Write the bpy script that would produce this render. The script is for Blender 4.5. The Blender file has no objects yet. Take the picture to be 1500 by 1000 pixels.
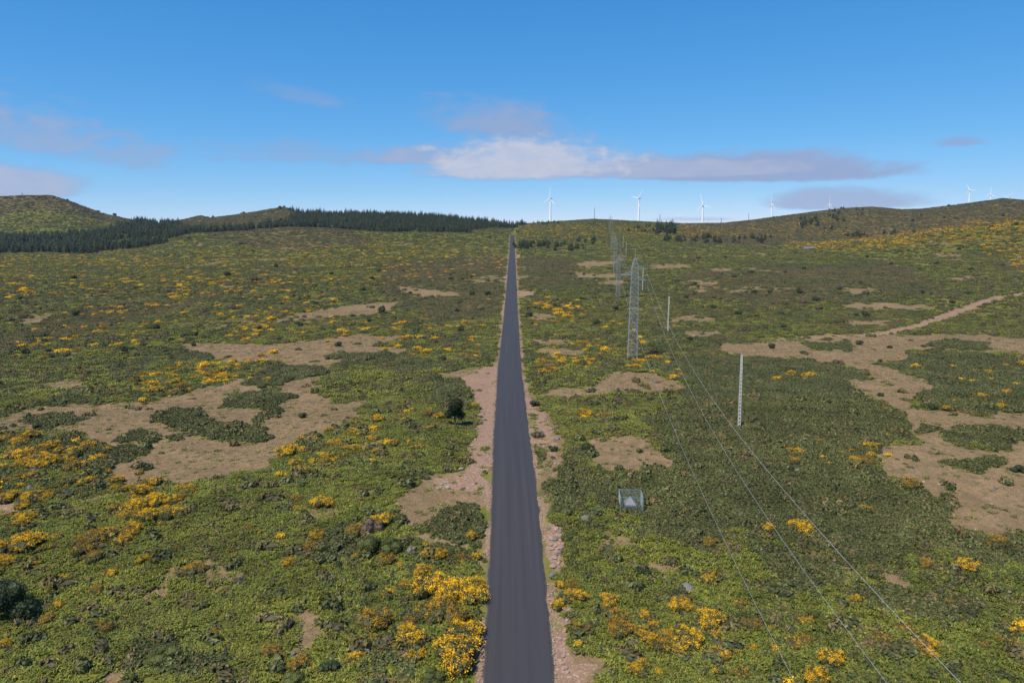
import bpy, bmesh, math, random
import numpy as np
from mathutils import Vector, Matrix, Quaternion

# ------------------------------------------------------------------ camera, sky, sun, exposure
R = math.radians
CAM_H, PITCH, FOC = 37.0, R(10.1), 1000.0          # metres, radians, focal length in 1/1500ths of the frame width
SUN_ELEV = R(58)
SUN_AZ = math.atan2(-0.70, -0.71)                   # direction TO the sun, measured from +Y towards +X

scene = bpy.context.scene
cam_data = bpy.data.cameras.new("camera")
cam = bpy.data.objects.new("camera", cam_data)
scene.collection.objects.link(cam)
cam.location = (0, 0, CAM_H)
cam.rotation_euler = (R(90) - PITCH, 0, 0)
cam_data.sensor_width = 36
cam_data.lens = 24
cam_data.clip_start = 0.5
cam_data.clip_end = 30000
scene.camera = cam

scene.view_settings.view_transform = 'Standard'
scene.view_settings.look = 'None'
scene.view_settings.gamma = 1
scene.view_settings.exposure = 0.2
scene.render.resolution_x, scene.render.resolution_y = 1024, 682
scene.cycles.max_bounces = 5
scene.cycles.diffuse_bounces = 2
scene.cycles.transparent_max_bounces = 4

def build_world():
    w = bpy.data.worlds.new("World")
    scene.world = w
    w.use_nodes = True
    nt = w.node_tree
    nt.nodes.clear()
    N, L = nt.nodes.new, nt.links.new
    out = N('ShaderNodeOutputWorld')
    bg = N('ShaderNodeBackground')
    bg.inputs['Strength'].default_value = 0.098
    sky = N('ShaderNodeTexSky')
    sky.sky_type = 'NISHITA'
    sky.sun_disc = False
    sky.sun_elevation = SUN_ELEV
    sky.sun_rotation = SUN_AZ % (2 * math.pi)
    sky.altitude = 1400
    sky.air_density = 0.6
    sky.dust_density = 0.0
    sky.ozone_density = 3.0
    # clouds: high thin stratus banks far beyond the ridge, laid out by compass bearing and elevation
    tc = N('ShaderNodeTexCoord')
    sep = N('ShaderNodeSeparateXYZ'); L(tc.outputs['Generated'], sep.inputs[0])
    def M(op, a, b=None, c=None, clamp=False):
        n = N('ShaderNodeMath'); n.operation = op; n.use_clamp = clamp
        for i, v in enumerate((a, b, c)):
            if v is None: continue
            if isinstance(v, (int, float)): n.inputs[i].default_value = v
            else: L(v, n.inputs[i])
        return n.outputs[0]
    X, Y, Z = sep.outputs
    az = M('ARCTAN2', X, Y)                    # bearing from +Y
    hz = M('SQRT', M('ADD', M('MULTIPLY', X, X), M('MULTIPLY', Y, Y)))
    el = M('ARCTAN2', Z, hz)
    def noise(scale_az, scale_el, scale, detail, rough=0.55, off=0.0, dist=0.0):
        cb = N('ShaderNodeCombineXYZ')
        L(M('MULTIPLY_ADD', az, scale_az, off), cb.inputs[0]); L(M('MULTIPLY', el, scale_el), cb.inputs[1])
        n = N('ShaderNodeTexNoise'); n.inputs['Scale'].default_value = scale
        n.inputs['Detail'].default_value = detail; n.inputs['Roughness'].default_value = rough
        n.inputs['Distortion'].default_value = dist
        L(cb.outputs[0], n.inputs['Vector'])
        return n.outputs['Fac']
    nz = noise(1.0, 2.6, 14, 6, 0.6, 3.0, 0.3)
    nz2 = noise(1.0, 2.2, 34, 5, 0.62, 9.0, 0.4)
    nzs = M('MULTIPLY_ADD', M('SUBTRACT', nz, 0.5), 1.7, M('MULTIPLY', M('SUBTRACT', nz2, 0.5), 0.9))
    total = None; lit = None
    def ang(u, v):
        a = math.atan2((u - 750) / FOC, math.cos(PITCH))
        return a, math.atan2(((500 - v) / FOC) - math.tan(PITCH), 1.0) * 0.985 / math.sqrt(1 + ((u - 750) / FOC) ** 2)
    for (u, v, ru, rv, amp, nzk, tilt, soft, wh) in CLOUDS:
        a0, e0 = ang(u, v)
        a1, _ = ang(u + ru, v); ra = abs(a1 - a0)
        rel = rv / FOC
        da = M('DIVIDE', M('SUBTRACT', az, a0), ra)
        de = M('DIVIDE', M('SUBTRACT', M('SUBTRACT', el, e0), M('MULTIPLY', M('SUBTRACT', az, a0), tilt)), rel)
        # flat below, domed above
        neg = M('MULTIPLY', M('MINIMUM', de, 0.0), 3.2)
        pos = M('MAXIMUM', de, 0.0)
        de2 = M('ADD', pos, neg)
        d = M('SQRT', M('ADD', M('MULTIPLY', da, da), M('MULTIPLY', de2, de2)))
        f = M('MULTIPLY_ADD', nzs, nzk, M('SUBTRACT', 1.0, d))
        f = M('DIVIDE', f, soft, clamp=True)
        f = M('MULTIPLY', M('MULTIPLY', f, M('MULTIPLY', f, M('SUBTRACT', 3.0, M('MULTIPLY', f, 2.0)))), amp)
        wl = M('MULTIPLY', M('MULTIPLY', f, wh), M('MULTIPLY_ADD', nz2, 0.9, 0.55))
        total = f if total is None else M('SUBTRACT', M('ADD', total, f), M('MULTIPLY', total, f))
        lit = wl if lit is None else M('MAXIMUM', lit, wl)
    mix = N('ShaderNodeMix'); mix.data_type = 'RGBA'
    mix.inputs['A'].default_value = CLOUD_DARK
    mix.inputs['B'].default_value = CLOUD_LIT
    L(M('MULTIPLY', lit, 1.0, clamp=True), mix.inputs['Factor'])
    mix2 = N('ShaderNodeMix'); mix2.data_type = 'RGBA'
    # the clear mountain air of the photograph: a deeper blue than the plain model, channel by channel
    sc_ = N('ShaderNodeSeparateColor'); L(sky.outputs[0], sc_.inputs[0])
    cc_ = N('ShaderNodeCombineColor')
    for i, (g, a) in enumerate(((1.20, .87), (.65, .838), (.38, 1.004))):
        p = M('POWER', M('MULTIPLY', sc_.outputs[i], .11), g)
        L(M('MULTIPLY', p, a / .11), cc_.inputs[i])
    L(total, mix2.inputs['Factor']); L(cc_.outputs[0], mix2.inputs['A']); L(mix.outputs['Result'], mix2.inputs['B'])
    L(mix2.outputs['Result'], bg.inputs['Color'])
    L(bg.outputs[0], out.inputs['Surface'])

CLOUD_DARK = (2.55, 3.4, 5.5, 1)
CLOUD_LIT = (5.3, 5.5, 6.5, 1)
#          u    v   ru   rv  amp  noise tilt soft white
CLOUDS = [(770, 251, 205, 58, 0.92, 0.62, 0.000, 0.55, 0.95),
          (1085, 258, 262, 38, 0.95, 0.42, -0.014, 0.42, 0.12),
          (935, 256, 330, 26, 0.85, 0.50, 0.00, 0.50, 0.45),
          (625, 238, 120, 26, 0.80, 0.70, 0.00, 0.75, 0.30),
          (735, 196, 135, 58, 0.88, 0.80, -0.10, 0.90, 0.10),
          (1215, 300, 155, 27, 0.80, 0.38, 0.00, 0.50, 0.35),
          (30, 279, 145, 36, 0.90, 0.32, 0.00, 0.40, 0.55),
          (120, 218, 200, 56, 0.68, 1.20, -0.16, 0.85, 0.25),
          (470, 236, 200, 28, 0.48, 1.20, 0.00, 1.00, 0.10),
          (470, 155, 100, 26, 0.40, 0.90, -0.16, 1.00, 0.10),
          (20, 180, 70, 22, 0.55, 0.80, 0.00, 1.00, 0.10),
          (1372, 215, 50, 12, 0.70, 0.40, 0.00, 0.80, 0.05),
          (1010, 322, 90, 6, 0.50, 0.40, 0.00, 0.90, 0.60)]
build_world()

sun_data = bpy.data.lights.new("sun", 'SUN')
sun_data.energy = 5.0
sun_data.angle = R(0.53)
sun_data.color = (1.0, 0.93, 0.81)
sun = bpy.data.objects.new("sun", sun_data)
scene.collection.objects.link(sun)
to_sun = Vector((math.sin(SUN_AZ) * math.cos(SUN_ELEV), math.cos(SUN_AZ) * math.cos(SUN_ELEV), math.sin(SUN_ELEV)))
sun.rotation_euler = to_sun.to_track_quat('Z', 'Y').to_euler()
sun.location = (0, 0, 200)

#--CORE
# ------------------------------------------------------------------ numpy noise
def _hash(ix, iy, seed):
    h = (ix.astype(np.int64) * 374761393 + iy.astype(np.int64) * 668265263 + seed * 1442695041) & 0xFFFFFFFF
    h = ((h ^ (h >> 13)) * 1274126177) & 0xFFFFFFFF
    return ((h ^ (h >> 16)) & 0xFFFFFF) / float(0xFFFFFF)

def vnoise(x, y, seed=0):
    x = np.asarray(x, float); y = np.asarray(y, float)
    ix, iy = np.floor(x), np.floor(y)
    fx, fy = x - ix, y - iy
    fx, fy = fx * fx * (3 - 2 * fx), fy * fy * (3 - 2 * fy)
    ix = ix.astype(np.int64); iy = iy.astype(np.int64)
    a, b = _hash(ix, iy, seed), _hash(ix + 1, iy, seed)
    c, d = _hash(ix, iy + 1, seed), _hash(ix + 1, iy + 1, seed)
    return (a * (1 - fx) + b * fx) * (1 - fy) + (c * (1 - fx) + d * fx) * fy

def fbm(x, y, scale, oct=4, seed=0, rough=0.5):
    """0..1, mean about 0.5; scale in metres"""
    s, amp, tot = 0.0, 1.0, 0.0
    f = 1.0 / scale
    for o in range(oct):
        s = s + amp * vnoise(np.asarray(x) * f + 17.3 * o, np.asarray(y) * f - 9.1 * o, seed + o)
        tot += amp; amp *= rough; f *= 2.03
    return s / tot

def sstep(a, b, x):
    t = np.clip((np.asarray(x, float) - a) / (b - a), 0, 1)
    return t * t * (3 - 2 * t)

# ------------------------------------------------------------------ the lie of the land
def v_to_drop(v):                       # drop per metre of forward distance seen at picture row v
    return np.tan(PITCH + np.arctan((np.asarray(v, float) - 500) / FOC))

# the road: forward distance, height and sideways position
RY = [-400, 0, 50, 69, 80, 88, 106, 166, 280, 450, 600, 715, 850, 925, 980, 1060, 1200]
RZ = [-2, -0.6, -0.4, 0.6, 2.0, 2.55, 2.3, 0.5, -2.2, 0.5, 2.5, 4.6, 10.0, 15.6, 15.6, 14, 14]
RX = [0.5, 0.5, 0.5, 0.49, 0.36, 0.24, -0.10, -0.6, -0.42, -0.2, 0.0, 0.15, 0.35, 0.46, 0.6, 3, 8]
_ry = np.linspace(-400, 1200, 1601)
def _smooth(y, k):
    ker = np.hanning(k + 2)[1:-1]; ker /= ker.sum()
    return np.convolve(np.pad(y, k // 2, mode='edge'), ker, mode='valid')
_rz = _smooth(np.interp(_ry, RY, RZ), 21)
_rx = _smooth(np.interp(_ry, RY, RX), 21)
def road_z(y): return np.interp(y, _ry, _rz)
def road_x(y): return np.interp(y, _ry, _rx)

YK = [280, 450, 600, 750, 850, 925, 980, 1100, 1250, 1400]
VT = {
 -200: (464, 404, 384, 370, 360, 352, 349, 341, 322, 292),
 0: (464, 404, 384, 371, 360, 352, 349, 341, 318, 287.5),
 40: (464, 404, 384, 371, 360, 352, 349, 341, 316, 285.5),
 78: (464, 404, 384, 371, 360, 352, 349, 341, 316, 285.5),
 100: (464, 404, 384, 371, 360, 352, 349, 341, 320, 292),
 150: (464, 404, 384, 371, 360, 352, 349, 341, 330, 312),
 195: (464, 404, 383, 369, 358, 350, 346, 339, 332, 322),
 235: (464, 404, 382, 366, 355, 347, 344, 338, 332, 327),
 270: (464, 404, 381, 363, 351, 343, 341, 336, 329, 321),
 286: (464, 404, 381, 362, 349, 341, 339, 334, 327, 317),
 296: (464, 404, 381, 362, 349, 341, 339, 334, 326, 315),
 304: (464, 404, 381, 362, 349, 341, 339, 334, 326, 319),
 340: (464, 404, 381, 360, 346, 338, 336, 330, 322, 315),
 380: (464, 404, 381, 360, 345, 335, 333, 327, 318, 309),
 408: (464, 404, 381, 360, 344, 333, 332, 325, 315, 304),
 418: (464, 404, 381, 360, 344, 333, 332, 325, 315, 302.5),
 426: (464, 404, 381, 360, 344, 333, 332, 326, 317, 308),
 440: (464, 404, 381, 360, 343, 332, 332, 327, 320, 312),
 513: (464, 404, 381, 361, 346, 336, 337, 331, 323, 314),
 567: (464, 404, 381, 362, 350, 341, 341, 333, 323, 315),
 650: (464, 404, 381, 364, 352, 342, 342, 334, 325, 319),
 700: (464, 404, 381, 364, 353, 343, 344, 337, 331, 325),
 750: (464, 404, 381, 365, 354.5, 345, 346.5, 339, 334, 329),
 800: (464, 404, 381, 365, 355, 347, 343, 336, 331, 325),
 870: (464, 404, 381, 365, 356, 349, 344, 335, 328, 320.5),
 950: (464, 404, 381, 365, 356, 350, 345, 338, 331, 324.5),
 1000: (464, 404, 381, 365, 356, 350, 346, 339, 332, 327),
 1060: (464, 404, 381, 365, 356, 351, 347, 340, 333, 326.5),
 1110: (464, 404, 381, 364, 356, 352, 348, 341, 332, 321),
 1170: (464, 404, 381, 362, 356, 355, 352, 341, 326, 312.5),
 1230: (464, 404, 380, 358, 353, 355, 353, 340, 322, 305),
 1275: (464, 404, 379, 355, 349.5, 353, 352, 338, 319, 302.5),
 1320: (464, 404, 378, 351, 344, 350, 350, 336, 318, 306.5),
 1350: (464, 404, 377, 347, 340, 346, 348, 334, 316, 305.5),
 1400: (464, 403, 373, 341, 333, 340, 345, 330, 314, 299.5),
 1450: (464, 401, 369, 335, 325, 334, 340, 325, 308, 292.5),
 1465: (464, 401, 368, 333, 323, 332, 339, 324, 307, 290),
 1500: (464, 400, 365, 329, 317.5, 328, 336, 322, 306, 293),
 1700: (460, 395, 350, 310, 300, 310, 320, 310, 298, 296)}
_us = sorted(VT)
_UG = np.arange(-200, 1701, 5.0)
_YG = np.concatenate([np.arange(0, 300, 10.0), np.arange(300, 1800, 12.5), np.arange(1800, 9001, 100.0)])
def _build_z():
    cols = []
    for u in _us:
        yk = np.array(YK, float)
        z = CAM_H - yk * v_to_drop(VT[u])
        ys = np.concatenate([[0, 50, 69, 80, 88, 106, 166], yk, [1550, 1800, 2400, 9000]])
        zn = road_z(np.array([0, 50, 69, 80, 88, 106, 166]))
        zz = np.concatenate([zn, z, [z[-1] - 4, z[-1] - 18, z[-1] * 0.3 - 30, -60]])
        cols.append(np.interp(_YG, ys, zz))
    C = np.array(cols)                                # [u, y]
    G = np.array([np.interp(_UG, _us, C[:, j]) for j in range(len(_YG))])   # [y, u]
    return G
_ZG = _build_z()
for _p in range(1):
    k = np.array([1, 2, 1.0]) / 4
    Zp = np.pad(_ZG, ((1, 1), (0, 0)), mode='edge')
    _ZG = k[0] * Zp[:-2] + k[1] * Zp[1:-1] + k[2] * Zp[2:]

def height(X, Y):
    X = np.asarray(X, float); Y = np.asarray(Y, float)
    Yc = np.clip(Y, 1.0, 8999.0)
    u = np.clip(750 + FOC * X / (np.maximum(Yc, 150.0) * math.cos(PITCH)), _UG[0], _UG[-1] - 0.01)
    iu = (u - _UG[0]) / 5.0
    i0 = np.clip(np.floor(iu).astype(int), 0, len(_UG) - 2); fu = iu - i0
    jy = np.interp(Yc, _YG, np.arange(len(_YG)))
    j0 = np.clip(np.floor(jy).astype(int), 0, len(_YG) - 2); fy = jy - j0
    z = ((_ZG[j0, i0] * (1 - fu) + _ZG[j0, i0 + 1] * fu) * (1 - fy)
         + (_ZG[j0 + 1, i0] * (1 - fu) + _ZG[j0 + 1, i0 + 1] * fu) * fy)
    # land behind the viewpoint just carries on flat
    z = np.where(Y < 1, road_z(np.maximum(Y, -399)), z)
    dx = np.abs(X - road_x(Y))
    away = sstep(4, 40, dx)
    z = z + (fbm(X, Y, 55, 3, 5) - 0.5) * 3.4 * away * sstep(1600, 500, np.abs(Y)) 
    z = z + (fbm(X, Y, 9, 3, 15) - 0.5) * 0.7 * sstep(3.2, 8, dx)
    onroad = (1 - sstep(3.4, 9.0, dx)) * (1 - sstep(990, 1060, Y))
    z = z * (1 - onroad) + (road_z(Y) - 0.10) * onroad
    return z

def project(X, Y, Z):
    """picture position (1500 x 1000) of world points"""
    dz = np.asarray(Z) - CAM_H
    c, s = math.cos(PITCH), math.sin(PITCH)
    D = Y * c - dz * s
    Vv = Y * s + dz * c
    D = np.where(D < 0.1, 0.1, D)
    return 750 + FOC * X / D, 500 - FOC * Vv / D, D

_ymarch = np.concatenate([np.arange(30, 400, 1.0), np.arange(400, 2600, 3.0)])
def ground_at(u, v, far=False):
    """where the sight line through picture point (u, v) meets the ground; beyond a crest the nearest hit"""
    c, s = math.cos(PITCH), math.sin(PITCH)
    xx, vv = (u - 750) / FOC, (500 - v) / FOC
    fy = c + vv * s
    fz = -s + vv * c
    Y = _ymarch; X = xx / fy * Y; Z = CAM_H + fz / fy * Y
    g = Z - height(X, Y)
    k = np.argmax(g < 0)
    if g[k] >= 0:
        k = int(np.argmin(g))
        return float(X[k]), float(Y[k]), float(height(X[k], Y[k]))
    if k > 0:
        t = g[k - 1] / (g[k - 1] - g[k]); y = Y[k - 1] + t * (Y[k] - Y[k - 1])
    else: y = Y[0]
    x = xx / fy * y
    return float(x), float(y), float(height(x, y))

# ------------------------------------------------------------------ what grows where (outlines on the land, read off through the sight lines)
def raster(polys, blur=2):
    m = np.zeros((500, 750), np.float32)
    for p in polys:
        w = 1.0
        if isinstance(p, tuple) and len(p) == 2 and isinstance(p[0], list): p, w = p
        xs = np.array([q[0] for q in p]) / 2.0; ys = np.array([q[1] for q in p]) / 2.0
        x0, x1 = int(max(0, xs.min() - 1)), int(min(749, xs.max() + 1)); y0, y1 = int(max(0, ys.min() - 1)), int(min(499, ys.max() + 1))
        if x1 <= x0 or y1 <= y0: continue
        gx, gy = np.meshgrid(np.arange(x0, x1 + 1) + .25, np.arange(y0, y1 + 1) + .25)
        ins = np.zeros(gx.shape, bool)
        for i in range(len(p)):
            xa, ya, xb, yb = xs[i], ys[i], xs[i - 1], ys[i - 1]
            if ya == yb: continue
            c = ((ya > gy) != (yb > gy)) & (gx < (xb - xa) * (gy - ya) / (yb - ya) + xa)
            ins ^= c
        m[y0:y1 + 1, x0:x1 + 1] = np.where(ins, w, m[y0:y1 + 1, x0:x1 + 1])
    for _ in range(blur):
        m[1:-1] = (m[:-2] + 2 * m[1:-1] + m[2:]) / 4
        m[:, 1:-1] = (m[:, :-2] + 2 * m[:, 1:-1] + m[:, 2:]) / 4
    return m

def ell(u, v, ru, rv, n=14):
    return [(u + ru * math.cos(2 * math.pi * i / n), v + rv * math.sin(2 * math.pi * i / n)) for i in range(n)]

TAN = [
 [(0,612),(60,595),(135,595),(210,591),(270,579),(330,561),(400,550),(450,538),(500,545),(470,560),(452,579),(500,588),(542,591),(527,603),(500,620),(449,642),(415,655),(401,690),(350,690),(270,708),(180,710),(144,696),(210,668),(156,654),(90,636),(0,628)],
 [(255,508),(300,504),(330,506),(400,505),(470,498),(520,492),(600,490),(580,500),(540,508),(595,512),(585,522),(500,528),(480,542),(430,545),(400,530),(330,532),(300,528)],
 [(380,476),(440,460),(500,450),(560,444),(600,440),(572,455),(540,463),(470,466),(400,473)],
 [(570,422),(600,422),(630,425),(680,430),(712,430),(640,435),(600,430)],
 [(20,477),(40,464),(80,461),(78,466),(50,474)], [(60,560),(125,557),(130,566),(70,572)],
 [(560,745),(600,715),(640,706),(690,702),(717,706),(717,748),(660,742),(640,752),(600,772)],
 [(640,548),(688,540),(730,536),(690,555),(650,556)],
 [(590,728),(630,700),(680,690),(717,690),(717,705),(650,712)],
 [(600,780),(660,765),(712,770),(712,860),(700,830),(690,790),(640,800)],
 [(768,560),(800,600),(815,640),(822,690),(805,725),(788,700)],
 [(790,577),(850,570),(905,545),(960,548),(1003,566),(990,576),(900,574),(830,587)],
 [(858,645),(900,636),(960,650),(982,680),(930,697),(885,690)],
 [(768,500),(800,497),(860,500),(800,506)], [(765,462),(800,460),(830,466),(790,470)],
 [(780,515),(830,510),(860,520),(800,524)],
 [(840,385),(900,383),(905,388),(850,390)], [(840,400),(905,402),(903,408),(845,408)],
 [(945,388),(1010,387),(1015,392),(960,394)], [(1030,392),(1080,395),(1070,398),(1035,396)],
 [(870,413),(915,412),(930,416),(880,418)], [(1000,415),(1060,413),(1050,418),(1010,419)],
 [(1015,425),(1040,424),(1038,429),(1018,430)], [(1085,420),(1120,419),(1110,424),(1090,424)],
 [(975,470),(1000,462),(1040,463),(1060,470),(1015,472)], [(995,487),(1060,484),(1060,492),(1010,494)],
 [(1060,503),(1180,502),(1280,490),(1400,492),(1500,493),(1500,517),(1420,513),(1330,516),(1310,528),(1300,545),(1240,537),(1180,527),(1080,522),(1050,512)],
 [(1240,522),(1300,522),(1288,534),(1346,557),(1390,573),(1328,579),(1332,597),(1420,607),(1500,605),(1500,630),(1400,628),(1400,650),(1440,660),(1500,640),(1500,785),(1440,785),(1395,772),(1372,742),(1350,712),(1290,692),(1270,662),(1335,650),(1330,620),(1310,600),(1290,585),(1215,572),(1220,556),(1285,560)],
 [(1232,446),(1290,444),(1378,450),(1340,455),(1260,453)], [(1236,468),(1265,470),(1330,468),(1300,478),(1240,475)],
 [(1210,425),(1260,424),(1320,427),(1260,430)], [(1395,408),(1420,406),(1440,409),(1410,412)],
 [(1343,757),(1360,752),(1372,775),(1362,798),(1342,782)], [(1290,835),(1325,830),(1340,846),(1320,856),(1295,852)],
 [(1350,935),(1375,932),(1385,950),(1370,962)], [(1042,680),(1052,678),(1058,690),(1046,694)],
 [(960,830),(975,822),(998,826),(990,836),(968,840)], [(985,788),(1000,782),(1004,792)],
 [(1222,605),(1245,603),(1238,622),(1220,620)], [(440,900),(460,895),(466,915),(450,935),(425,962),(405,960),(430,925)],
 [(200,880),(225,862),(250,860),(230,885)], [(150,980),(165,960),(175,975),(160,995)], [(140,975),(180,960),(190,985),(150,1000)],
 [(740,905),(750,905),(752,915),(742,918)], [(840,960),(880,960),(885,1000),(830,1000)]]
DIRT = [
 [(690,542),(731,534),(728,600),(722,664),(688,662),(686,640),(700,610),(690,585),(683,552)],
 [(735,452),(742,446),(741,464),(731,462)], [(739,400),(744,398),(743,415),(735,410)],
 [(759,425),(778,427),(792,433),(762,436)], [(700,660),(722,664),(719,730),(700,720),(660,718),(680,695)],
 [(640,705),(664,700),(668,712),(648,718)], [(757,374),(764,372),(763,380),(757,380)],
 [(795,770),(812,770),(830,800),(835,830),(818,845),(803,800)],
 [(806,880),(815,875),(830,940),(850,965),(880,985),(880,1000),(812,1000)],
 [(770,580),(790,590),(800,620),(810,650),(800,680),(785,650)], [(0,890),(8,885),(5,895)],
 [(0,738),(20,742),(15,755),(0,755)]]
DARK = [
 ell(270,615,40,14), ell(202,641,33,9), ell(339,637,58,13), ell(268,640,12,4), [(310,600),(345,580),(400,574),(432,580),(410,598),(395,622),(372,625),(385,600),(340,600)],
 [(25,622),(50,610),(90,607),(125,612),(110,622),(60,630)], [(100,690),(60,690),(30,650),(0,650),(0,632),(60,640),(130,646),(160,658),(200,655),(236,657),(200,675),(165,690)],
 ell(272,525,34,6), ell(535,523,58,6), [(345,566),(370,552),(420,535),(470,538),(480,548),(430,560),(380,570)],
 [(60,545),(110,552),(70,560)], [(160,530),(210,526),(240,530),(200,538),(150,536)],
 [(960,530),(1080,524),(1180,530),(1250,540),(1284,552),(1222,557),(1258,578),(1296,602),(1330,640),(1270,665),(1290,700),(1350,720),(1392,775),(1420,790),(1400,800),(1330,810),(1290,828),(1230,810),(1160,800),(1080,770),(1040,790),(985,782),(950,760),(880,740),(850,720),(890,700),(940,700),(985,685),(980,655),(940,620),(1000,590),(1010,565),(960,545)],
 ell(1218,508,43,5), ell(1412,507,42,5), ell(1445,637,60,13), ell(1361,630,16,6), ell(1432,678,36,11), ell(1385,735,20,9),
 [(1287,533),(1332,521),(1400,519),(1469,524),(1500,528),(1500,604),(1416,606),(1336,595),(1332,580),(1388,571),(1346,555)],
 ell(1300,612,26,10), ell(1465,655,30,5), [(700,740),(712,745),(712,790),(640,790),(620,765),(660,745)],
 [(1240,880),(1330,860),(1420,870),(1400,900),(1300,905)], [(1390,790),(1460,800),(1500,812),(1500,830),(1420,825)],
 [(940,740),(1010,745),(1075,790),(1050,820),(990,800),(950,780)], [(200,930),(260,925),(285,950),(340,960),(330,985),(230,990),(185,970)],
 [(1100,800),(1180,815),(1230,850),(1200,880),(1130,860)], [(820,700),(870,720),(850,745),(800,760),(795,730)],
 [(450,810),(520,770),(560,790),(540,830),(480,830)], [(640,560),(680,570),(690,590),(650,600),(620,580)]]
HEATH = [
 [(0,492),(60,470),(150,450),(260,430),(350,410),(430,405),(350,430),(230,465),(150,482),(60,505),(0,522)],
 [(560,385),(742,378),(738,420),(735,470),(640,470),(560,430)], [(762,380),(840,380),(850,420),(810,425),(765,420)],
 [(1060,520),(1150,400),(1400,390),(1300,430),(1100,450)], [(0,640),(0,641)],
 [(330,320),(500,330),(560,355),(440,370),(300,350)], [(1000,400),(1500,380),(1500,425),(1000,440)],
 ([(1080,325),(1180,312),(1275,303),(1400,300),(1465,291),(1500,294),(1500,316),(1400,332),(1280,350),(1130,360),(1000,352),(1000,330)], 1.6), ([(0,280),(80,282),(200,322),(130,318),(60,305),(0,318)], 1.8), ([(250,322),(300,314),(415,302),(432,308),(432,332),(260,332)], 1.7)]
FERN = [
 [(0,740),(120,760),(300,690),(420,660),(560,640),(640,620),(690,640),(620,700),(560,720),(540,780),(620,810),(600,870),(500,880),(470,1000),(0,1000)],
 [(400,560),(560,540),(680,555),(650,620),(540,640),(470,650),(540,600),(450,575)],
 [(780,580),(860,590),(960,590),(950,625),(880,640),(830,640),(800,610)],
 [(805,770),(900,790),(1000,860),(1150,870),(1240,920),(1300,1000),(850,1000),(830,900)],
 [(1350,810),(1500,830),(1500,1000),(1380,1000),(1420,900),(1320,860)],
 [(0,540),(60,530),(150,560),(60,590),(0,600)], [(860,440),(900,430),(940,432),(1000,442),(1010,455),(930,460),(870,455)],
 [(400,440),(500,420),(560,430),(480,445),(400,470)], [(580,365),(640,372),(620,385),(560,380)],
 [(0,430),(40,440),(0,450)], [(640,335),(740,336),(735,345),(680,345)], [(1300,380),(1400,375),(1500,400),(1500,440),(1400,430)],
 [(150,545),(300,530),(340,545),(330,560),(200,590),(120,590)], [(1170,660),(1250,680),(1230,700),(1180,690)]]
YEL = [
 ([(0,640),(120,640),(280,710),(330,735),(200,790),(120,830),(0,860)], 2.2), ([(120,585),(220,545),(350,535),(380,555),(280,580),(150,595)], .8),
 ([(390,640),(450,640),(620,600),(700,590),(690,620),(560,690),(420,715),(390,700)], .55), ([(560,780),(712,790),(712,980),(520,960),(500,880)], .5),
 ([(130,570),(300,530),(420,505),(400,560),(200,595)], .6), ([(300,690),(480,720),(500,800),(200,860)], .25), ([(120,450),(400,420),(720,480),(700,530),(300,500),(0,540),(0,500)], .38),
 ([(0,370),(250,370),(500,350),(740,370),(740,395),(500,420),(250,430),(0,440)], .45), ([(230,420),(400,400),(420,420),(260,440)], .6),
 ([(1130,359),(1230,356),(1330,340),(1500,316),(1500,345),(1380,358),(1250,366)], 2.6), ([(1440,350),(1480,350),(1490,370),(1445,372)], 2.5), ([(1480,360),(1500,355),(1500,400),(1485,392)], 1.5),
 ([(860,470),(940,470),(990,520),(1000,560),(860,560)], .35), ([(790,500),(900,500),(900,540),(790,560)], .5), ([(780,590),(930,590),(930,612),(860,625),(800,610)], .7), ([(780,440),(860,440),(850,480),(770,480)], .4),
 ([(1150,640),(1250,640),(1340,625),(1330,655),(1240,700),(1150,690)], .6), ([(1080,530),(1200,545),(1180,580),(1080,550)], .3),
 ([(820,860),(1060,870),(1200,930),(1260,1000),(820,1000)], .55), ([(1060,800),(1250,820),(1500,880),(1500,1000),(1200,1000)], .28),
 ([(1290,520),(1500,520),(1500,610),(1330,600)], .2), ([(760,330),(1130,330),(1300,310),(1300,345),(1130,350),(765,350)], .5), ([(0,280),(150,285),(150,320),(0,330)], .2),
 ([(1280,300),(1500,292),(1500,318),(1280,345)], .25)]
M_TAN, M_DIRT, M_DARK = raster(TAN), raster(DIRT, 1), raster(DARK)
M_HEATH, M_FERN, M_YEL = raster(HEATH, 5), raster(FERN, 4), raster(YEL, 4)

def lookup(m, u, v):
    x = np.clip(u / 2.0, 0, 748.9); y = np.clip(v / 2.0, 0, 498.9)
    i, j = x.astype(int), y.astype(int); a, b = x - i, y - j
    r = (m[j, i] * (1 - a) + m[j, i + 1] * a) * (1 - b) + (m[j + 1, i] * (1 - a) + m[j + 1, i + 1] * a) * b
    return np.where((u < -60) | (u > 1560) | (v > 1060), 0, r)

TRACK = [(1600,424),(1500,430),(1470,434),(1440,443),(1410,454),(1380,465),(1340,479),(1300,487),(1250,492),(1180,496),(1100,498)]
_trk = np.array([ground_at(*p)[:2] for p in TRACK])
def track_dist(X, Y):
    d = np.full(np.shape(X), 1e9)
    for (ax, ay), (bx, by) in zip(_trk[:-1], _trk[1:]):
        vx, vy = bx - ax, by - ay
        t = np.clip(((X - ax) * vx + (Y - ay) * vy) / (vx * vx + vy * vy), 0, 1)
        d = np.minimum(d, np.hypot(X - ax - t * vx, Y - ay - t * vy))
    return d

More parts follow.
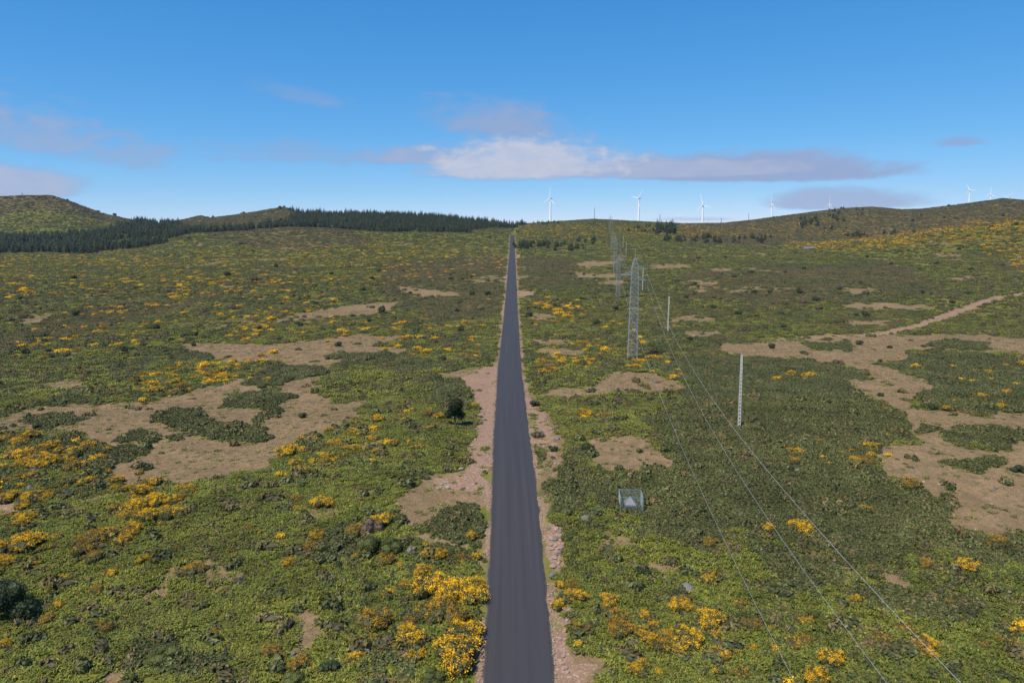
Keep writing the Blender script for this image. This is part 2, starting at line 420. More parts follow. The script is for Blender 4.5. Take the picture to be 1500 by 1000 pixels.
# plantations, in (sideways picture position, forward distance)
WOODS = [[(-260,735),(0,735),(60,742),(120,742),(170,752),(235,835),(262,900),(262,1250),(238,1400),(200,1400),(165,1150),(110,1060),(60,1020),(-260,1000)],
         [(255,905),(330,925),(440,925),(440,1040),(380,1010),(330,1015),(262,1090)],
         [(430,935),(500,975),(567,985),(650,992),(690,1030),(700,1130),(765,1290),(765,1370),(700,1440),(430,1440)]]
def in_poly(px, py, poly):
    ins = np.zeros(np.shape(px), bool)
    for i in range(len(poly)):
        xa, ya = poly[i]; xb, yb = poly[i - 1]
        if ya == yb: continue
        ins ^= ((ya > py) != (yb > py)) & (px < (xb - xa) * (py - ya) / (yb - ya) + xa)
    return ins
def woods(X, Y):
    u = 750 + FOC * X / (np.maximum(Y, 1) * math.cos(PITCH))
    uu = u + (fbm(X, Y, 30, 2, 77) - .5) * 30; yy = Y + (fbm(X, Y, 30, 2, 78) - .5) * 40
    w = np.zeros(np.shape(X), bool)
    for p in WOODS: w |= in_poly(uu, yy, p)
    return w & (Y > 300) & (fbm(X, Y, 34, 3, 79) < .62)

def classes(X, Y, Z=None):
    """shares of tan grass, red dirt, dark gorse, heath, forest floor; density of broom"""
    if Z is None: Z = height(X, Y)
    r = np.hypot(X, Y)
    k = np.clip(r / 100.0, 0.5, 6)
    wx = (fbm(X, Y, 5, 4, 31) - .5) * 5.5 + (fbm(X, Y, 22, 2, 33) - .5) * 5 * sstep(100, 300, r)
    wy = (fbm(X, Y, 5, 4, 32) - .5) * 6.0 + (fbm(X, Y, 22, 2, 34) - .5) * 8 * sstep(100, 300, r)
    u, v, D = project(X + wx, np.maximum(Y + wy, 5), Z)
    u0, v0, _ = project(X, np.maximum(Y, 5), Z)
    fine = fbm(X, Y, 3.0, 4, 41)
    mid = fbm(X, Y, 24, 4, 43); big = fbm(X, Y, 70, 3, 44)
    seen = (Y > 20)
    tan = lookup(M_TAN, u, v)
    dark_m = lookup(M_DARK, u, v)
    tan = sstep(.12, .66, tan + (fine - .5) * .95)
    far = sstep(150, 330, r)
    tan_n = sstep(.60, .70, fbm(X, Y * .8, 30, 5, 45, .55) * .72 + fine * .28) * far * sstep(900, 600, Y)
    tan = np.maximum(tan, tan_n * .85)
    tan_s = sstep(.70, .76, fbm(X, Y, 6, 4, 46)) * .8
    tan = np.maximum(tan, tan_s)
    dark = sstep(.34, .72, dark_m + (fine - .5) * .6)
    dn = sstep(.56, .66, mid * .7 + fine * .3)
    fern = sstep(.3, .7, lookup(M_FERN, u, v) + (mid - .5) * .8)
    heath = sstep(.36, .62, lookup(M_HEATH, u, v) * .45 + mid * .55 + (big - .5) * .6)
    heath = heath * (1 - .8 * fern)
    heath = np.maximum(heath, far * .15)
    dark = np.maximum(dark, dn * (1 - fern * .75) * .8 * (1 - tan))
    tan = tan * (1 - dark)
    dx = np.abs(X - road_x(Y))
    nv = fbm(X, Y, 7, 4, 51)
    left = X < road_x(Y)
    side = np.where(left, .15, .35)
    wv = np.where(left, np.where(Y < 78, .9, 1.9), np.where(Y < 140, 2.1, 1.1)) * sstep(.38, .62, nv)
    brk = .25 + .75 * sstep(.36, .52, fbm(X, Y, 3.0, 3, 53))
    verge = brk * (1 - sstep(3.15 + side, 3.5 + side + wv, dx)) * sstep(1000, 930, Y)
    dirt = np.maximum(sstep(.35, .65, lookup(M_DIRT, u, v) + (fine - .5) * .6), verge * .9)
    td = track_dist(X, Y)
    trk = 1 - sstep(1.9, 3.6, td + (fine - .5) * 2.5)
    dirt = np.maximum(dirt, trk * sstep(180, 240, Y))
    yel = lookup(M_YEL, u0, v0)
    yel = yel * sstep(.36, .58, fbm(X, Y, 9, 3, 61)) * (1 - dirt) * (1 - tan * .75)
    yel = np.where((Y < 5) | (u0 < -60) | (u0 > 1560), .15 * sstep(.5, .7, fbm(X, Y, 12, 3, 62)), yel)
    wd = woods(X, Y).astype(float)
    tan = tan * (1 - dirt); dark = dark * (1 - dirt); heath = heath * (1 - dirt) * (1 - tan)
    return dict(tan=tan, dirt=dirt, dark=dark, heath=heath, wood=wd, yel=yel, fern=fern)

# ------------------------------------------------------------------ materials
def new_mat(name):
    m = bpy.data.materials.new(name); m.use_nodes = True
    nt = m.node_tree; nt.nodes.clear()
    out = nt.nodes.new('ShaderNodeOutputMaterial'); b = nt.nodes.new('ShaderNodeBsdfPrincipled')
    nt.links.new(b.outputs[0], out.inputs[0])
    b.inputs['Specular IOR Level'].default_value = 0.25
    return m, nt, b
def rgb(c): return (c[0], c[1], c[2], 1)
def node_mix(nt, fac, a, b, mode='MIX'):
    n = nt.nodes.new('ShaderNodeMix'); n.data_type = 'RGBA'; n.blend_type = mode
    for key, v in (('Factor', fac), ('A', a), ('B', b)):
        if isinstance(v, bpy.types.NodeSocket): nt.links.new(v, n.inputs[key])
        elif key == 'Factor': n.inputs[0].default_value = v
        else: n.inputs[key].default_value = rgb(v)
    return n.outputs['Result']
def node_noise(nt, scale, detail=3, rough=.55, coord='Object', dist=0, mapscale=None):
    tc = nt.nodes.new('ShaderNodeTexCoord'); n = nt.nodes.new('ShaderNodeTexNoise')
    n.inputs['Scale'].default_value = scale; n.inputs['Detail'].default_value = detail
    n.inputs['Roughness'].default_value = rough; n.inputs['Distortion'].default_value = dist
    src = tc.outputs[coord]
    if mapscale:
        mp = nt.nodes.new('ShaderNodeMapping'); mp.inputs['Scale'].default_value = mapscale
        nt.links.new(src, mp.inputs[0]); src = mp.outputs[0]
    nt.links.new(src, n.inputs['Vector'])
    return n.outputs['Fac']
def node_ramp(nt, fac, a, b):
    n = nt.nodes.new('ShaderNodeMapRange'); n.clamp = True
    nt.links.new(fac, n.inputs[0]); n.inputs[1].default_value = a; n.inputs[2].default_value = b
    return n.outputs[0]
def node_bump(nt, bsdf, h, strength, dist):
    n = nt.nodes.new('ShaderNodeBump'); n.inputs['Strength'].default_value = strength; n.inputs['Distance'].default_value = dist
    nt.links.new(h, n.inputs['Height']); nt.links.new(n.outputs[0], bsdf.inputs['Normal'])

def mat_simple(name, col, rough=.7, metal=0.0, var=.12, scale=3.0):
    m, nt, b = new_mat(name)
    f = node_noise(nt, scale, 4)
    c = node_mix(nt, f, [q * (1 - var) for q in col], [min(1, q * (1 + var)) for q in col])
    nt.links.new(c, b.inputs['Base Color']); b.inputs['Roughness'].default_value = rough; b.inputs['Metallic'].default_value = metal
    return m

def mat_leaf(name, a, b_, c=None, rough=.6, hue=.02):
    """foliage: colour drifts from plant to plant (object random) and over metres of ground (world position noise)"""
    m, nt, b = new_mat(name)
    oi = nt.nodes.new('ShaderNodeObjectInfo')
    geo = nt.nodes.new('ShaderNodeNewGeometry')
    n = nt.nodes.new('ShaderNodeTexNoise'); n.inputs['Scale'].default_value = .09; n.inputs['Detail'].default_value = 4
    nt.links.new(geo.outputs['Position'], n.inputs['Vector'])
    n2 = nt.nodes.new('ShaderNodeTexNoise'); n2.inputs['Scale'].default_value = 2.6; n2.inputs['Detail'].default_value = 2
    nt.links.new(geo.outputs['Position'], n2.inputs['Vector'])
    f1 = node_ramp(nt, n.outputs['Fac'], .40, .60)
    add = nt.nodes.new('ShaderNodeMath'); add.operation = 'MULTIPLY_ADD'
    nt.links.new(oi.outputs['Random'], add.inputs[0]); add.inputs[1].default_value = .38
    mul = nt.nodes.new('ShaderNodeMath'); mul.operation = 'MULTIPLY'; nt.links.new(f1, mul.inputs[0]); mul.inputs[1].default_value = .62
    nt.links.new(mul.outputs[0], add.inputs[2])
    col = node_mix(nt, add.outputs[0], a, b_)
    if c is not None:
        col = node_mix(nt, node_ramp(nt, n2.outputs['Fac'], .5, .66), col, c)
    n3 = nt.nodes.new('ShaderNodeTexNoise'); n3.inputs['Scale'].default_value = .30; n3.inputs['Detail'].default_value = 5; n3.inputs['Roughness'].default_value = .6
    nt.links.new(geo.outputs['Position'], n3.inputs['Vector'])
    mr = nt.nodes.new('ShaderNodeMapRange'); nt.links.new(n3.outputs['Fac'], mr.inputs[0]); mr.inputs[1].default_value = .3; mr.inputs[2].default_value = .7; mr.inputs[3].default_value = .72; mr.inputs[4].default_value = 1.28
    h3 = nt.nodes.new('ShaderNodeHueSaturation'); nt.links.new(col, h3.inputs['Color']); nt.links.new(mr.outputs[0], h3.inputs['Value']); col = h3.outputs[0]
    isl = nt.nodes.new('ShaderNodeMath'); isl.operation = 'MULTIPLY_ADD'
    nt.links.new(geo.outputs['Random Per Island'], isl.inputs[0]); isl.inputs[1].default_value = .7; isl.inputs[2].default_value = .65
    hs = nt.nodes.new('ShaderNodeHueSaturation'); nt.links.new(col, hs.inputs['Color']); nt.links.new(isl.outputs[0], hs.inputs['Value'])
    nt.links.new(hs.outputs[0], b.inputs['Base Color']); b.inputs['Roughness'].default_value = rough
    b.inputs['Specular IOR Level'].default_value = 0.15
    return m

COL = dict(fern=(.150, .155, .020), fern2=(.085, .100, .016), gorse=(.055, .066, .019), gorse2=(.080, .085, .026), heath=(.118, .088, .034), heath2=(.082, .076, .025),
           tan=(.262, .168, .095), tan2=(.195, .130, .070), dirt=(.285, .17, .115), dirt2=(.195, .125, .082), floor=(.045, .045, .02))

def mat_ground():
    m, nt, b = new_mat('ground_cover_soil')
    at = nt.nodes.new('ShaderNodeAttribute'); at.attribute_name = 'cover_a'
    at2 = nt.nodes.new('ShaderNodeAttribute'); at2.attribute_name = 'cover_b'
    s1 = nt.nodes.new('ShaderNodeSeparateColor'); nt.links.new(at.outputs['Color'], s1.inputs[0])
    s2 = nt.nodes.new('ShaderNodeSeparateColor'); nt.links.new(at2.outputs['Color'], s2.inputs[0])
    tan, dirt, dark = s1.outputs; heath, wood, yel = s2.outputs
    nA = node_noise(nt, .9, 6, .65); nB = node_noise(nt, .16, 5, .6); nC = node_noise(nt, 4.0, 4, .6); nD = node_noise(nt, .045, 4, .55)
    fern = node_mix(nt, node_ramp(nt, nB, .35, .65), COL['fern'], COL['fern2'])
    fern = node_mix(nt, node_ramp(nt, nD, .5, .7), fern, COL['heath'])
    hth = node_mix(nt, node_ramp(nt, nB, .35, .65), COL['heath'], COL['heath2'])
    hth = node_mix(nt, node_ramp(nt, nA, .6, .75), hth, (.12, .085, .05))
    gor = node_mix(nt, node_ramp(nt, nA, .35, .65), COL['gorse'], COL['gorse2'])
    tn = node_mix(nt, node_ramp(nt, nB, .35, .65), COL['tan'], COL['tan2'])
    tn = node_mix(nt, node_ramp(nt, node_noise(nt, .45, 6, .7), .48, .62), tn, (.165, .110, .062))
    tn = node_mix(nt, node_ramp(nt, node_noise(nt, 1.7, 6, .75), .50, .66), tn, (.135, .100, .052))
    tn = node_mix(nt, node_ramp(nt, nA, .54, .70), tn, (.13, .125, .05))
    tn = node_mix(nt, node_ramp(nt, nC, .62, .75), tn, (.29, .245, .20))
    dt = node_mix(nt, node_ramp(nt, nA, .3, .7), COL['dirt'], COL['dirt2'])
    dt = node_mix(nt, node_ramp(nt, nB, .5, .68), dt, COL['tan'])
    dt = node_mix(nt, node_ramp(nt, nC, .56, .68), dt, (.40, .30, .24))
    c = node_mix(nt, heath, fern, hth)
    c = node_mix(nt, dark, c, gor)
    c = node_mix(nt, tan, c, tn)
    c = node_mix(nt, dirt, c, dt)
    c = node_mix(nt, node_ramp(nt, node_noise(nt, .35, 5, .65), .60, .74), c, (.13, .105, .055))
    c = node_mix(nt, wood, c, COL['floor'])
    v = nt.nodes.new('ShaderNodeMapRange'); nt.links.new(nC, v.inputs[0]); v.inputs[3].default_value = .72; v.inputs[4].default_value = 1.28
    hs = nt.nodes.new('ShaderNodeHueSaturation'); nt.links.new(c, hs.inputs['Color']); nt.links.new(v.outputs[0], hs.inputs['Value'])
    nt.links.new(hs.outputs[0], b.inputs['Base Color']); b.inputs['Roughness'].default_value = .95
    b.inputs['Specular IOR Level'].default_value = 0.05
    node_bump(nt, b, nA, .6, .35)
    return m

# ------------------------------------------------------------------ linking helpers
col = scene.collection
def tag(o, label=None, cat=None, group=None, kind=None):
    if label: o['label'] = label
    if cat: o['category'] = cat
    if group: o['group'] = group
    if kind: o['kind'] = kind
    return o
def mesh_from(name, V, F, mats=(), mi=None, smooth=False):
    me = bpy.data.meshes.new(name)
    me.from_pydata([tuple(map(float, v)) for v in V], [], [tuple(map(int, f)) for f in F])
    for m in mats: me.materials.append(m)
    if mi is not None: me.polygons.foreach_set('material_index', np.asarray(mi, np.int32))
    if smooth: me.polygons.foreach_set('use_smooth', np.ones(len(F), bool))
    me.update(); return me
def link(name, me, parent=None, loc=None, rz=0.0, sc=1.0):
    o = bpy.data.objects.new(name, me); col.objects.link(o)
    if parent: o.parent = parent
    if loc is not None: o.location = loc
    if rz: o.rotation_euler = (0, 0, rz)
    if sc != 1.0: o.scale = (sc, sc, sc) if isinstance(sc, (int, float)) else sc
    return o
def grid_mesh(name, P, closed_u=False):
    """P: rows x cols x 3"""
    nr, nc = P.shape[:2]
    me = bpy.data.meshes.new(name)
    me.vertices.add(nr * nc); me.vertices.foreach_set('co', P.reshape(-1).astype(np.float32))
    i = np.arange(nr - 1)[:, None] * nc; j = np.arange(nc if closed_u else nc - 1)[None]
    j2 = (j + 1) % nc
    q = np.stack([i + j, i + j2, i + nc + j2, i + nc + j], -1).reshape(-1, 4)
    n = len(q)
    me.loops.add(n * 4); me.loops.foreach_set('vertex_index', q.reshape(-1).astype(np.int32))
    me.polygons.add(n); me.polygons.foreach_set('loop_start', (np.arange(n) * 4).astype(np.int32))
    me.polygons.foreach_set('use_smooth', np.ones(n, bool))
    me.update(calc_edges=True); me.validate()
    return me

# ------------------------------------------------------------------ ground sheet
def hump_z(X, Y, tan, dirt):
    # low matted growth gives the sheet its own humps
    off = sstep(3.6, 6, np.abs(X - road_x(Y))) * (Y > 0) * sstep(1600, 300, np.hypot(X, Y))
    soft = (1 - tan * .85) * (1 - dirt * .9)
    return off * soft * (np.abs(fbm(X, Y, 1.5, 3, 91) - .5) * .5 + (fbm(X, Y, 5.5, 2, 92) - .35) * .5)
def surf(X, Y):
    X, Y = np.asarray(X, float), np.asarray(Y, float); z = height(X, Y); c = classes(X, Y, z)
    return z + hump_z(X, Y, c['tan'], c['dirt'])
def build_ground():
    dense = np.deg2rad(np.arange(-41.0, 41.01, .08))
    rest = np.deg2rad(np.arange(43.0, 317.1, 3.0))
    ang = np.concatenate([dense, rest])
    rs = [1.0]
    while rs[-1] < 5000:
        r = rs[-1]
        if r < 44: d = 3.0
        elif r < 1650: d = min(max(.14, r * r / (683 * 37) * 1.25), 6.0)
        else: d = r * .02
        rs.append(r + d)
    rs = np.array(rs)
    Rr, A = np.meshgrid(rs, ang, indexing='ij')
    X, Y = Rr * np.sin(A), Rr * np.cos(A)
    Z = height(X, Y)
    c = classes(X.ravel(), Y.ravel(), Z.ravel())
    Z = Z + hump_z(X, Y, c['tan'].reshape(X.shape), c['dirt'].reshape(X.shape))
    me = grid_mesh('ground', np.stack([X, Y, Z], -1)[:, ::-1], True)
    for nm, keys in (('cover_a', ('tan', 'dirt', 'dark')), ('cover_b', ('heath', 'wood', 'yel'))):
        at = me.attributes.new(nm, 'FLOAT_COLOR', 'POINT')
        d = np.ones((X.size, 4), np.float32)
        for i, k_ in enumerate(keys): d[:, i] = c[k_].reshape(X.shape)[:, ::-1].reshape(-1)
        at.data.foreach_set('color', d.reshape(-1))
    me.materials.append(mat_ground())
    o = link('ground', me); tag(o, 'moorland ground of soil, dry grass and low growth reaching the horizon', kind='structure')
build_ground()

def mat_asphalt():
    m, nt, b = new_mat('asphalt')
    at = nt.nodes.new('ShaderNodeAttribute'); at.attribute_name = 'across'
    cr = nt.nodes.new('ShaderNodeSeparateXYZ'); nt.links.new(at.outputs['Vector'], cr.inputs[0])
    # long paving streaks: noise stretched along the road
    cb = nt.nodes.new('ShaderNodeCombineXYZ'); nt.links.new(cr.outputs[0], cb.inputs[0])
    ml = nt.nodes.new('ShaderNodeMath'); ml.operation = 'MULTIPLY'; nt.links.new(cr.outputs[1], ml.inputs[0]); ml.inputs[1].default_value = .012
    nt.links.new(ml.outputs[0], cb.inputs[1])
    n = nt.nodes.new('ShaderNodeTexNoise'); n.inputs['Scale'].default_value = 1.5; n.inputs['Detail'].default_value = 5; n.inputs['Roughness'].default_value = .6
    nt.links.new(cb.outputs[0], n.inputs['Vector'])
    nA = node_noise(nt, .12, 4, .6); nB = node_noise(nt, 3.5, 5, .7); nC = node_noise(nt, 40, 3, .7)
    c = node_mix(nt, node_ramp(nt, n.outputs['Fac'], .36, .64), (.035, .0325, .0355), (.045, .0425, .0455))
    c = node_mix(nt, node_ramp(nt, nB, .62, .78), c, (.072, .070, .068))
    # paler dust swept along the very edges
    e = nt.nodes.new('ShaderNodeMath'); e.operation = 'ABSOLUTE'; nt.links.new(cr.outputs[0], e.inputs[0])
    ad = nt.nodes.new('ShaderNodeMath'); ad.operation = 'MULTIPLY_ADD'; nt.links.new(nB, ad.inputs[0]); ad.inputs[1].default_value = .7; nt.links.new(e.outputs[0], ad.inputs[2])
    c = node_mix(nt, node_ramp(nt, ad.outputs[0], 3.18, 3.45), c, (.17, .13, .10))
    v = nt.nodes.new('ShaderNodeMapRange'); nt.links.new(nC, v.inputs[0]); v.inputs[3].default_value = .75; v.inputs[4].default_value = 1.25
    hs = nt.nodes.new('ShaderNodeHueSaturation'); nt.links.new(c, hs.inputs['Color']); nt.links.new(v.outputs[0], hs.inputs['Value'])
    nt.links.new(hs.outputs[0], b.inputs['Base Color']); b.inputs['Roughness'].default_value = .8
    b.inputs['Specular IOR Level'].default_value = .3
    node_bump(nt, b, nC, .15, .01)
    return m

def build_road():
    ys = np.concatenate([np.arange(-390, 30, 10.0), np.arange(30, 300, .6), np.arange(300, 1075, 4.0)])
    xs = np.array([-1.0, -.985, -.9, -.6, -.3, 0, .3, .6, .9, .985, 1.0])
    Y, S = np.meshgrid(ys, xs, indexing='ij')
    hw = 3.0 + (fbm(Y * 1.0 + np.sign(S) * 500, Y * 0, 1.6, 4, 7) - .5) * .42 * (np.abs(S) > .95)
    X = road_x(Y) + S * hw
    Z = road_z(Y) + .03 - .05 * np.abs(S) - .10 * (np.abs(S) > .99)
    me = grid_mesh('road', np.stack([X, Y, Z], -1))
    me.flip_normals() if me.polygons[0].normal.z < 0 else None
    at = me.attributes.new('across', 'FLOAT_VECTOR', 'POINT')
    at.data.foreach_set('vector', np.stack([S * 3.0, Y, Y * 0], -1).reshape(-1).astype(np.float32))
    me.materials.append(mat_asphalt())
    tag(link('road', me), 'straight narrow dark asphalt road running to the ridge', kind='structure')
build_road()

# ------------------------------------------------------------------ plant meshes
rng = np.random.default_rng(11)
MAT = {}
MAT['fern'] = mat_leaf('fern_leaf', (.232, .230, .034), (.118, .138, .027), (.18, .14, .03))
MAT['fern_dark'] = mat_leaf('fern_leaf_dark', (.085, .108, .020), (.060, .082, .018))  # deeper of the two frond greens, dealt out at random
MAT['gorse'] = mat_leaf('gorse_needles', (.118, .128, .040), (.070, .084, .028), (.145, .104, .055))
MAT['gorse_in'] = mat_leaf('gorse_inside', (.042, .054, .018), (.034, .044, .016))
MAT['heath'] = mat_leaf('heath_twigs', (.162, .128, .044), (.105, .096, .031), (.155, .092, .048))
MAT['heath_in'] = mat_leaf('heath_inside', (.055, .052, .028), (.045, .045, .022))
MAT['straw'] = mat_leaf('dry_grass_blades', (.30, .22, .12), (.22, .17, .085), (.16, .15, .06))
MAT['green_bush'] = mat_leaf('evergreen_leaf', (.078, .085, .022), (.055, .064, .018))
MAT['yellow_bush'] = mat_leaf('broom_green', (.085, .095, .025), (.075, .080, .025), (.11, .075, .035))
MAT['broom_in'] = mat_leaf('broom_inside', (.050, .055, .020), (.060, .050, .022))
MAT['flower'] = mat_leaf('broom_flower', (.82, .47, .012), (.70, .37, .012), None, .55)
MAT['flower_rust'] = mat_leaf('broom_flower_fading', (.52, .27, .015), (.38, .20, .02), None, .6)
MAT['dark'] = mat_leaf('tree_heath_leaf', (.040, .054, .022), (.028, .040, .016))
MAT['brown'] = mat_leaf('dry_twigs', (.085, .060, .045), (.07, .055, .04))
MAT['pine'] = mat_leaf('pine_needles', (.100, .122, .056), (.038, .056, .032), (.120, .128, .050))
MAT['bark'] = mat_simple('bark', (.10, .075, .055), .9, 0, .3, 8)

def ico(sub=1):
    bm = bmesh.new(); bmesh.ops.create_icosphere(bm, subdivisions=sub, radius=1)
    V = np.array([v.co[:] for v in bm.verts]); F = [[v.index for v in f.verts] for f in bm.faces]
    bm.free(); return V, F
ICO1, ICO2 = ico(1), ico(2)

def quads(C, D, U, L, W):
    """leaf quads: centre C, along D, across U"""
    n = len(C)
    D = D * L[:, None]; U = U * W[:, None]
    V = np.stack([C - D * .5 - U * .35, C - D * .1 + U * .5, C + D * .5 + U * .15, C + D * .1 - U * .5], 1).reshape(-1, 3)
    return V, np.arange(n * 4).reshape(n, 4)
def unit(v): return v / np.maximum(np.linalg.norm(v, axis=1, keepdims=True), 1e-6)

def lumps(r, n, rad, hgt, lo=.35, hi=.55):
    """a mound made of several overlapping rounded masses"""
    out = []
    for i in range(n):
        a = r.uniform(0, 2 * math.pi); q = math.sqrt(r.uniform(0, 1)) * (1 - lo) * rad if n > 1 else 0
        s = rad * r.uniform(lo, hi) if n > 1 else rad
        top = hgt * (1 - .5 * (q / rad) ** 2) * r.uniform(.75, 1)
        out.append((q * math.cos(a), q * math.sin(a), max(top - s * .8, 0.0) * .8, s, min(s, top) * .95 if n > 1 else hgt))
    return out

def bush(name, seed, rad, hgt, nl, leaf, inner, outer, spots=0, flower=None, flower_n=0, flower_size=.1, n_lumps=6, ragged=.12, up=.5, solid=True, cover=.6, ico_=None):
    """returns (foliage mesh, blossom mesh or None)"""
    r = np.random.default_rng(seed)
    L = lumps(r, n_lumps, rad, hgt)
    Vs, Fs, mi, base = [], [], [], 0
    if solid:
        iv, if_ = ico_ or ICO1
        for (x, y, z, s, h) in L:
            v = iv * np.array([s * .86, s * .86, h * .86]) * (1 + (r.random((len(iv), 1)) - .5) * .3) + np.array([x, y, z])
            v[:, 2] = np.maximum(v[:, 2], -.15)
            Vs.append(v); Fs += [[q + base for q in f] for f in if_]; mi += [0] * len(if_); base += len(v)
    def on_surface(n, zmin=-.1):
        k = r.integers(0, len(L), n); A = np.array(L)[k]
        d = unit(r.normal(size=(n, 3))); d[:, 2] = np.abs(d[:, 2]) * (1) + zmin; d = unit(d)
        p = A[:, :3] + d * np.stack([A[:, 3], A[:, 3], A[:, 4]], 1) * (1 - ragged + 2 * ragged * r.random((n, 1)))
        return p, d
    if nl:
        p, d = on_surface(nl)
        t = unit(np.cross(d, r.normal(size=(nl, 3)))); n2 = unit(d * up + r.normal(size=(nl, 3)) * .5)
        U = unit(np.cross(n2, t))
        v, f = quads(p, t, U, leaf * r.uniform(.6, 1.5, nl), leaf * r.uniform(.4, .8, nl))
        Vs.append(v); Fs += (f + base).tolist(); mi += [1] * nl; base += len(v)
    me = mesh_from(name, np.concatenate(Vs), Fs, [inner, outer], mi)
    fl = None
    if flower and flower_n:
        c, cd = on_surface(spots, .15)
        k = r.integers(0, spots, flower_n)
        p = c[k] + r.normal(size=(flower_n, 3)) * flower_size * 1.7 * np.array([1, 1, .7]) + cd[k] * flower_size * .4
        p[:, 2] = np.maximum(p[:, 2], .05)
        t = unit(r.normal(size=(flower_n, 3))); U = unit(np.cross(unit(cd[k] + r.normal(size=(flower_n, 3)) * .6), t))
        v, f = quads(p, t, U, flower_size * r.uniform(.6, 1.4, flower_n), flower_size * r.uniform(.5, 1.1, flower_n))
        fl = mesh_from(name + '_blossom', v, f, [flower])
    return me, fl

def fern_mesh(name, seed, n_fr, rad, hgt, seg, mats):
    r = np.random.default_rng(seed); V, F, mi = [], [], []
    for i in range(n_fr):
        a = r.uniform(0, 2 * math.pi); L = rad * r.uniform(.55, 1.0); w = L * r.uniform(.10, .18)
        ox, oy = r.normal(size=2) * rad * .38; h = hgt * r.uniform(.7, 1.1)
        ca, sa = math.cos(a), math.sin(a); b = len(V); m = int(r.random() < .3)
        for s in range(seg + 1):
            t = s / seg; q = L * t * .8; z = h * (math.sin(min(t * 1.9, 1.57)) - .75 * max(0, t - .55) ** 1.2)
            ww = w * (1 - t) ** .6 if t < 1 else .01
            V += [(ox + ca * q - sa * ww, oy + sa * q + ca * ww, z - .03), (ox + ca * q + sa * ww, oy + sa * q - ca * ww, z - .03)]
        for s in range(seg):
            F.append((b + 2 * s, b + 2 * s + 1, b + 2 * s + 3, b + 2 * s + 2)); mi.append(m)
    return mesh_from(name, V, F, mats, mi)

def straw_mesh(name, seed, n, rad, hgt, mats):
    r = np.random.default_rng(seed); V, F = [], []
    for i in range(n):
        x, y = r.normal(size=2) * rad * .5; a = r.uniform(0, 6.28); h = hgt * r.uniform(.5, 1.2); w = .05
        lx, ly = r.normal(size=2) * h * .5
        b = len(V); V += [(x - w * math.cos(a), y - w * math.sin(a), -.05), (x + w * math.cos(a), y + w * math.sin(a), -.05), (x + lx, y + ly, h)]
        F.append((b, b + 1, b + 2))
    return mesh_from(name, V, F, mats)

def pine_mesh(name, seed, h, tiers, per, rad, fine=False):
    """conifer: tapered trunk and drooping needle sprays in uneven whorls"""
    r = np.random.default_rng(seed); V, F, mi = [], [], []
    n = 6
    for k, (z, rr) in enumerate(((-.6, h * .017), (h * .5, h * .011), (h * .97, h * .002))):
        for i in range(n): V.append((rr * math.cos(i * 6.283 / n), rr * math.sin(i * 6.283 / n), z))
    for k in range(2):
        for i in range(n): F.append((k * n + i, k * n + (i + 1) % n, (k + 1) * n + (i + 1) % n, (k + 1) * n + i)); mi.append(0)
    nt_ = len(F); split = len(V)
    for t in range(tiers):
        q = t / (tiers - 1); z = h * (.12 + .86 * q); R0 = rad * (1 - q) ** .62 * r.uniform(.8, 1.1) + h * .012
        m = max(4, int(per * (1 - q * .5)))
        for i in range(m):
            a = 6.283 * (i + r.uniform(-.4, .4)) / m + t * 1.3; L = R0 * r.uniform(.65, 1.15); w = L * .26 + .08
            dz = -L * r.uniform(.05, .35); z0 = z + r.uniform(-.3, .3)
            ca, sa = math.cos(a), math.sin(a); b = len(V)
            V += [(0, 0, z0 + .25 * w), (ca * L * .6 - sa * w, sa * L * .6 + ca * w, z0 + dz * .6 - .1 * w), (ca * L, sa * L, z0 + dz), (ca * L * .6 + sa * w, sa * L * .6 - ca * w, z0 + dz * .6 - .1 * w),
                  (ca * L * .55, sa * L * .55, z0 + dz * .4 - w * .9)]
            F += [(b, b + 1, b + 2), (b, b + 2, b + 3), (b, b + 4, b + 2)]; mi += [1, 1, 1]
    return mesh_from(name, V, F, [MAT['bark'], MAT['pine']], mi)

